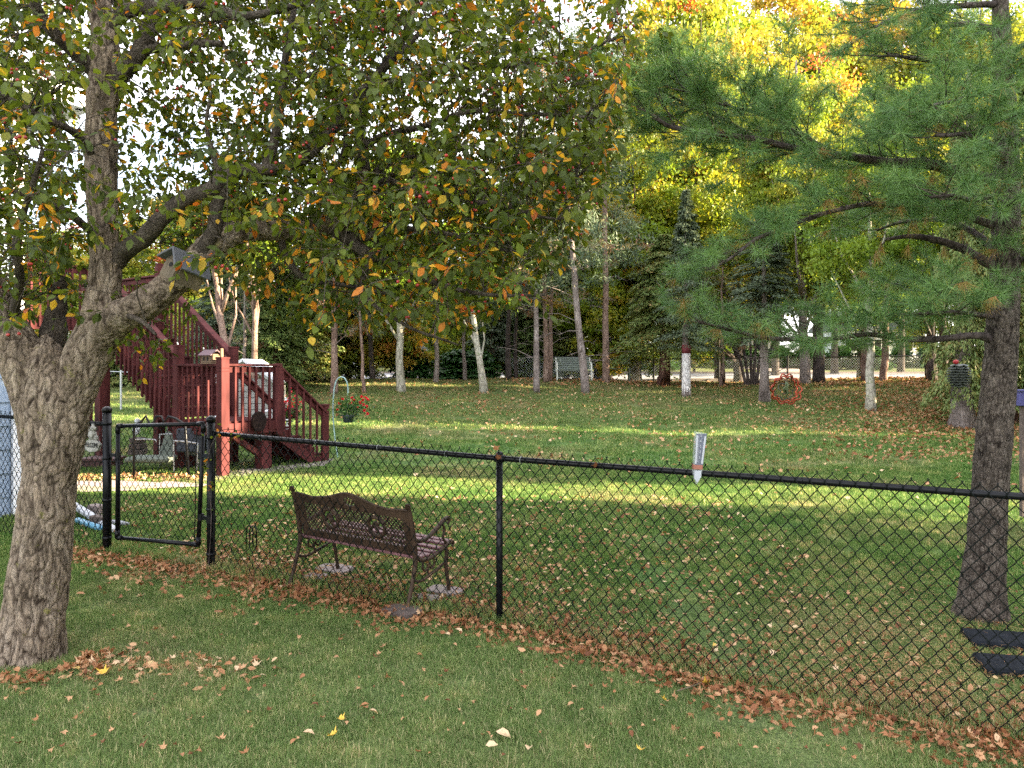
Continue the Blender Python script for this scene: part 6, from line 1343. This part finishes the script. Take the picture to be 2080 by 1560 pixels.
# dropped pine needles
n = 5200; px = rng.normal(1830, 190, n); py = 1150 + rng.random(n) * 300; d_ = 1.95 * FPX / (py - HOR); x = (px - 1040) / FPX * d_; y = d_; m_ = fence_side(x, y) > .05; x, y = x[m_], y[m_]; n = len(x)
d = rng.normal(0, 1, (n, 3)); d[:, 2] = rng.normal(0, .12, n)
o = link('pine_needles', leaves('pine_needles', np.stack([x, y, ground(x, y) + .03 + rng.random(n) * .025], -1), d, np.tile([0, 0, 1.0], (n, 1)), rng.uniform(.07, .12, n), rng.random(n), [(-.012, 0, 0), (.012, 0, 0), (0, 1, 0)], [(0, 1, 2)], LF_drop)); o['kind'] = 'stuff'
# single leaves on the near lawn: each its own object
lmesh = {}
tones = {'brown': .18, 'orange': .5, 'tan': .72, 'cream': .92, 'yellow': 1.0}
for tn_, tv in tones.items():
    for k in range(3):
        V_, F_ = (MT[k] if (k < 2 and tn_ != 'cream') else OC[k]); lmesh[tn_, k] = np_mesh('fallen_leaf', np.array(V_, float), np.array(F_), LF_litter, np.clip(np.full(len(V_), tv) + rng.normal(0, .02, len(V_)), 0, 1))
def one_leaf(px, py, tone, size, label, group=None, k=None):
    p = G(px, py); k = random.randrange(3) if k is None else k; o = bpy.data.objects.new('fallen_leaf', lmesh[tone, k]); C.objects.link(o); o.location = p + ZA * .040; o.rotation_euler = (random.gauss(0, .3), random.gauss(0, .3), random.uniform(0, 6.28)); o.scale = (size,) * 3; tag(o, label, 'leaf', group)
for px, py, tone, size, lab in ((640, 1508, 'cream', .062, 'pale cream leaf left of the bright yellow leaf at the bottom'), (667, 1512, 'yellow', .075, 'bright yellow leaf lowest on the near lawn left of centre'), (686, 1474, 'yellow', .055, 'small yellow leaf above the bright yellow leaf pair'), (208, 1388, 'yellow', .085, 'large golden leaf in front of the crabapple foot'),
    (1007, 1503, 'cream', .085, 'large cream leaf at bottom centre of the lawn'), (986, 1530, 'cream', .06, 'small cream leaf lowest of the bottom centre trio'), (1072, 1539, 'cream', .07, 'cream leaf right of the bottom centre trio'), (1446, 1400, 'yellow', .095, 'bright yellow maple leaf on the fence-line litter'), (1004, 1266, 'yellow', .07, 'yellow leaf leaning at the foot of the middle fence post'), (940, 1297, 'cream', .06, 'pale yellow leaf in front of the litter left of the middle post'),
    (904, 1300, 'cream', .045, 'thin pale leaf left of the middle post litter'), (1305, 1540, 'yellow', .055, 'upright yellow leaf at the bottom right of centre'), (1355, 1441, 'yellow', .05, 'yellow leaf below the fence-line litter'), (1577, 1335, 'cream', .10, 'big whitish curled leaf behind the fence, right side'), (1985, 1212, 'yellow', .07, 'yellow leaf at the foot of the white pine'), (769, 1468, 'cream', .06, 'folded cream leaf left of bottom centre')):
    one_leaf(px, py, tone, size, lab, k=2 if tone == 'cream' else 0)
pos_ = [(226, 1260), (262, 1287), (232, 1292), (324, 1287), (360, 1310), (455, 1252), (522, 1283), (452, 1303), (352, 1308), (378, 1342), (340, 1350), (330, 1358), (263, 1370), (178, 1394), (252, 1395), (335, 1387), (408, 1370), (430, 1352), (366, 1340), (470, 1350), (473, 1362), (512, 1460), (542, 1461), (156, 1467), (388, 1478), (75, 1481), (220, 1507), (216, 1520), (368, 1549), (330, 1545), (506, 1547), (588, 1340), (604, 1261), (655, 1274), (150, 1432), (198, 1415), (138, 1500), (280, 1532), (400, 1546), (700, 1480), (750, 1447), (764, 1343), (762, 1350), (795, 1390), (811, 1398), (847, 1341), (862, 1380), (902, 1380), (889, 1407), (726, 1408), (748, 1448), (920, 1320), (1055, 1383), (1070, 1405), (1050, 1398), (1127, 1393), (1165, 1410), (1125, 1320), (1085, 1330), (1167, 1445), (1225, 1410), (968, 1437), (915, 1440), (863, 1440), (815, 1475), (1218, 1452), (1340, 1449), (1370, 1492), (1375, 1492), (1460, 1445), (1465, 1510), (1480, 1480), (1500, 1452), (1600, 1490), (1650, 1500), (1720, 1545), (1840, 1525), (1715, 1508), (1550, 1500), (1240, 1395), (1290, 1400), (1330, 1420), (1280, 1500), (1420, 1540), (1190, 1540), (560, 1390), (604, 1310), (640, 1440), (590, 1530), (460, 1520), (50, 1420), (95, 1545), (40, 1530), (620, 1385), (690, 1350), (505, 1420), (445, 1430), (310, 1440), (270, 1470), (1090, 1470)]
tl = {'brown': 'brown fallen leaf lying on the near lawn', 'orange': 'orange fallen leaf lying on the near lawn', 'tan': 'tan fallen leaf lying on the near lawn'}
for i, (px, py) in enumerate(pos_):
    tn_ = ('orange', 'tan', 'brown', 'orange', 'tan')[i % 5]; one_leaf(px, py, tn_, random.uniform(.032, .058), tl[tn_], tn_ + ' leaves on the near lawn')
for i in range(110):
    px, py = random.uniform(0, 2080), random.uniform(1330, 1556)
    p = G(px, py)
    if fence_side(p.x, p.y) > -.3: continue
    tn_ = random.choice(('orange', 'tan', 'brown')); one_leaf(px, py, tn_, random.uniform(.018, .036), tl[tn_], tn_ + ' leaves on the near lawn')
# a thin vine on the hinge post and dry leaves caught on the middle post
vn = thing('vine', 'thin vine with small green and orange leaves on the gate hinge post', 'vine', on(FP0.x, FP0.y)); b = MB()
b.tube(sm([fpt(.02) + ZA * .0 - FN * .05, fpt(.06) + ZA * .5 - FN * .05, fpt(.02) + ZA * 1.0 - FN * .05, fpt(.15) + ZA * 1.25 - FN * .03, fpt(.38) + ZA * 1.27 - FN * .02], 5), .003, 5); b.build('stem', BK_dark, vn)
vm = [np_mesh('leaf', np.array(OC[k][0], float), np.array(OC[k][1]), LF_crab, np.full(7, (.3, .6, .95)[k])) for k in range(3)]
for k in range(34):
    s_ = random.choice((random.uniform(-.03, .08), random.uniform(.0, .42))); z_ = 1.24 + random.gauss(0, .04) if s_ > .09 else random.uniform(.55, 1.3)
    o = link('leaf', vm[k % 3], vn, world=False); o.location = fpt(s_) + ZA * z_ - FN * random.uniform(.03, .07) - vn.location; o.rotation_euler = [random.uniform(0, 6.28) for _ in range(3)]; o.scale = (random.uniform(.03, .05),) * 3
for s_, z_, lab in ((L01, 1.215, 'curled brown leaf caught on top of the middle fence post'), (L01 + .02, 1.15, 'brown leaf hanging below the cap of the middle fence post'), (L01 + .75, 1.14, 'thin brown leaf caught on the rail right of the middle post')):
    o = bpy.data.objects.new('fallen_leaf', lmesh['orange' if z_ > 1.2 else 'brown', 0]); C.objects.link(o); o.location = fpt(s_) + ZA * z_ - FN * .035; o.rotation_euler = (1.2, .4, s_); o.scale = (.06, .06, .06); tag(o, lab, 'leaf')
# twig lying in the grass
b = MB(); p = G(1440, 1412); b.tube([G(1375, 1416) + ZA * .03, G(1400, 1412) + ZA * .045, G(1425, 1404) + ZA * .05], [.004, .003, .002], 5); tag(b.build('stick', M_birdwood), 'pale thin stick beside the yellow maple leaf', 'stick')

# ================================================================== GRASS
def tuft_obj(name, nb, rad, hmin, hmax, w, seed, lean=.6):
    g = np.random.default_rng(seed); a = g.uniform(0, 6.283, nb); r = rad * np.sqrt(g.random(nb)); bx, by_ = r * np.cos(a), r * np.sin(a); h = g.uniform(hmin, hmax, nb)
    la = g.uniform(0, 6.283, nb); ll = g.random(nb) ** 1.2 * lean; th = g.uniform(0, 3.14, nb); ux, uy = np.cos(th) * w, np.sin(th) * w
    dx, dy = np.cos(la) * ll * h, np.sin(la) * ll * h
    V = np.stack([np.stack([bx - ux / 2, by_ - uy / 2, np.zeros(nb)], -1), np.stack([bx + ux / 2, by_ + uy / 2, np.zeros(nb)], -1),
                  np.stack([bx + dx * .45 + ux * .4, by_ + dy * .45 + uy * .4, h * .62], -1), np.stack([bx + dx * .45 - ux * .4, by_ + dy * .45 - uy * .4, h * .62], -1), np.stack([bx + dx, by_ + dy, h * (1 - .25 * ll)], -1)], 1)
    F = np.arange(nb)[:, None, None] * 5 + np.array([[0, 1, 2], [0, 2, 3], [3, 2, 4]])[None]
    return bpy.data.objects.new(name, np_mesh(name, V.reshape(-1, 3), F.reshape(-1, 3), M_blade, np.repeat(g.random(nb), 5)))
fine = [tuft_obj('grass_tuft', 46, .075, .022, .052, .0026, s, .95) for s in range(6)]
midt = [tuft_obj('grass_tuft', 60, .14, .025, .055, .0050, s + 10, .9) for s in range(5)]
fart = [tuft_obj('grass_tuft', 60, .30, .030, .065, .012, s + 20, .9) for s in range(4)]
edge = [tuft_obj('grass_tuft', 30, .06, .05, .12, .0030, s + 30, .9) for s in range(3)]
def field(n, y0, y1, pw, xm=.80):
    y = y0 + (y1 - y0) * rng.random(n) ** pw; x = rng.uniform(-xm, xm, n) * y; return x, y
def blocked(x, y): return (np.abs(y - 11.3) < .5 - (x + 4.7) * .03 * 0) & (x < -4.9) & (np.abs(y - 11.28) < np.interp(x, [-11.5, -6.4, -4.9], [.6, .4, .18]))
P_, R_, S_, I_ = [], [], [], []
for (n, y0, y1, pw, k0, kn, sc) in ((17000, 3.0, 7.6, .85, 0, 6, 1.0), (15000, 7.2, 13.0, .8, 6, 5, 1.0), (12000, 12.5, 30.0, .75, 11, 4, 1.0)):
    x, y = field(n, y0, y1, pw); m_ = ~blocked(x, y); x, y = x[m_], y[m_]; n = len(x)
    P_.append(np.stack([x, y, ground(x, y) - .004], -1)); R_.append(np.stack([rng.normal(0, .06, n), rng.normal(0, .06, n), rng.uniform(0, 6.28, n)], -1)); S_.append(rng.uniform(.75, 1.2, n)); I_.append(rng.integers(k0, k0 + kn, n))
n = 700; s = rng.uniform(-2, 7, n); off = rng.normal(0.03, .05, n); x = FP0.x + FDIR.x * s + FN.x * off; y = FP0.y + FDIR.y * s + FN.y * off
P_.append(np.stack([x, y, ground(x, y) - .004], -1)); R_.append(np.stack([np.zeros(n), np.zeros(n), rng.uniform(0, 6.28, n)], -1)); S_.append(rng.uniform(.6, 1.3, n)); I_.append(rng.integers(15, 18, n))
protos = fine + midt + fart + edge
for i, p in enumerate(protos): p.name = 'grass_tuft_%02d' % i
inst('grass', np.concatenate(P_), np.concatenate(R_), np.concatenate(S_), np.concatenate(I_), protos)
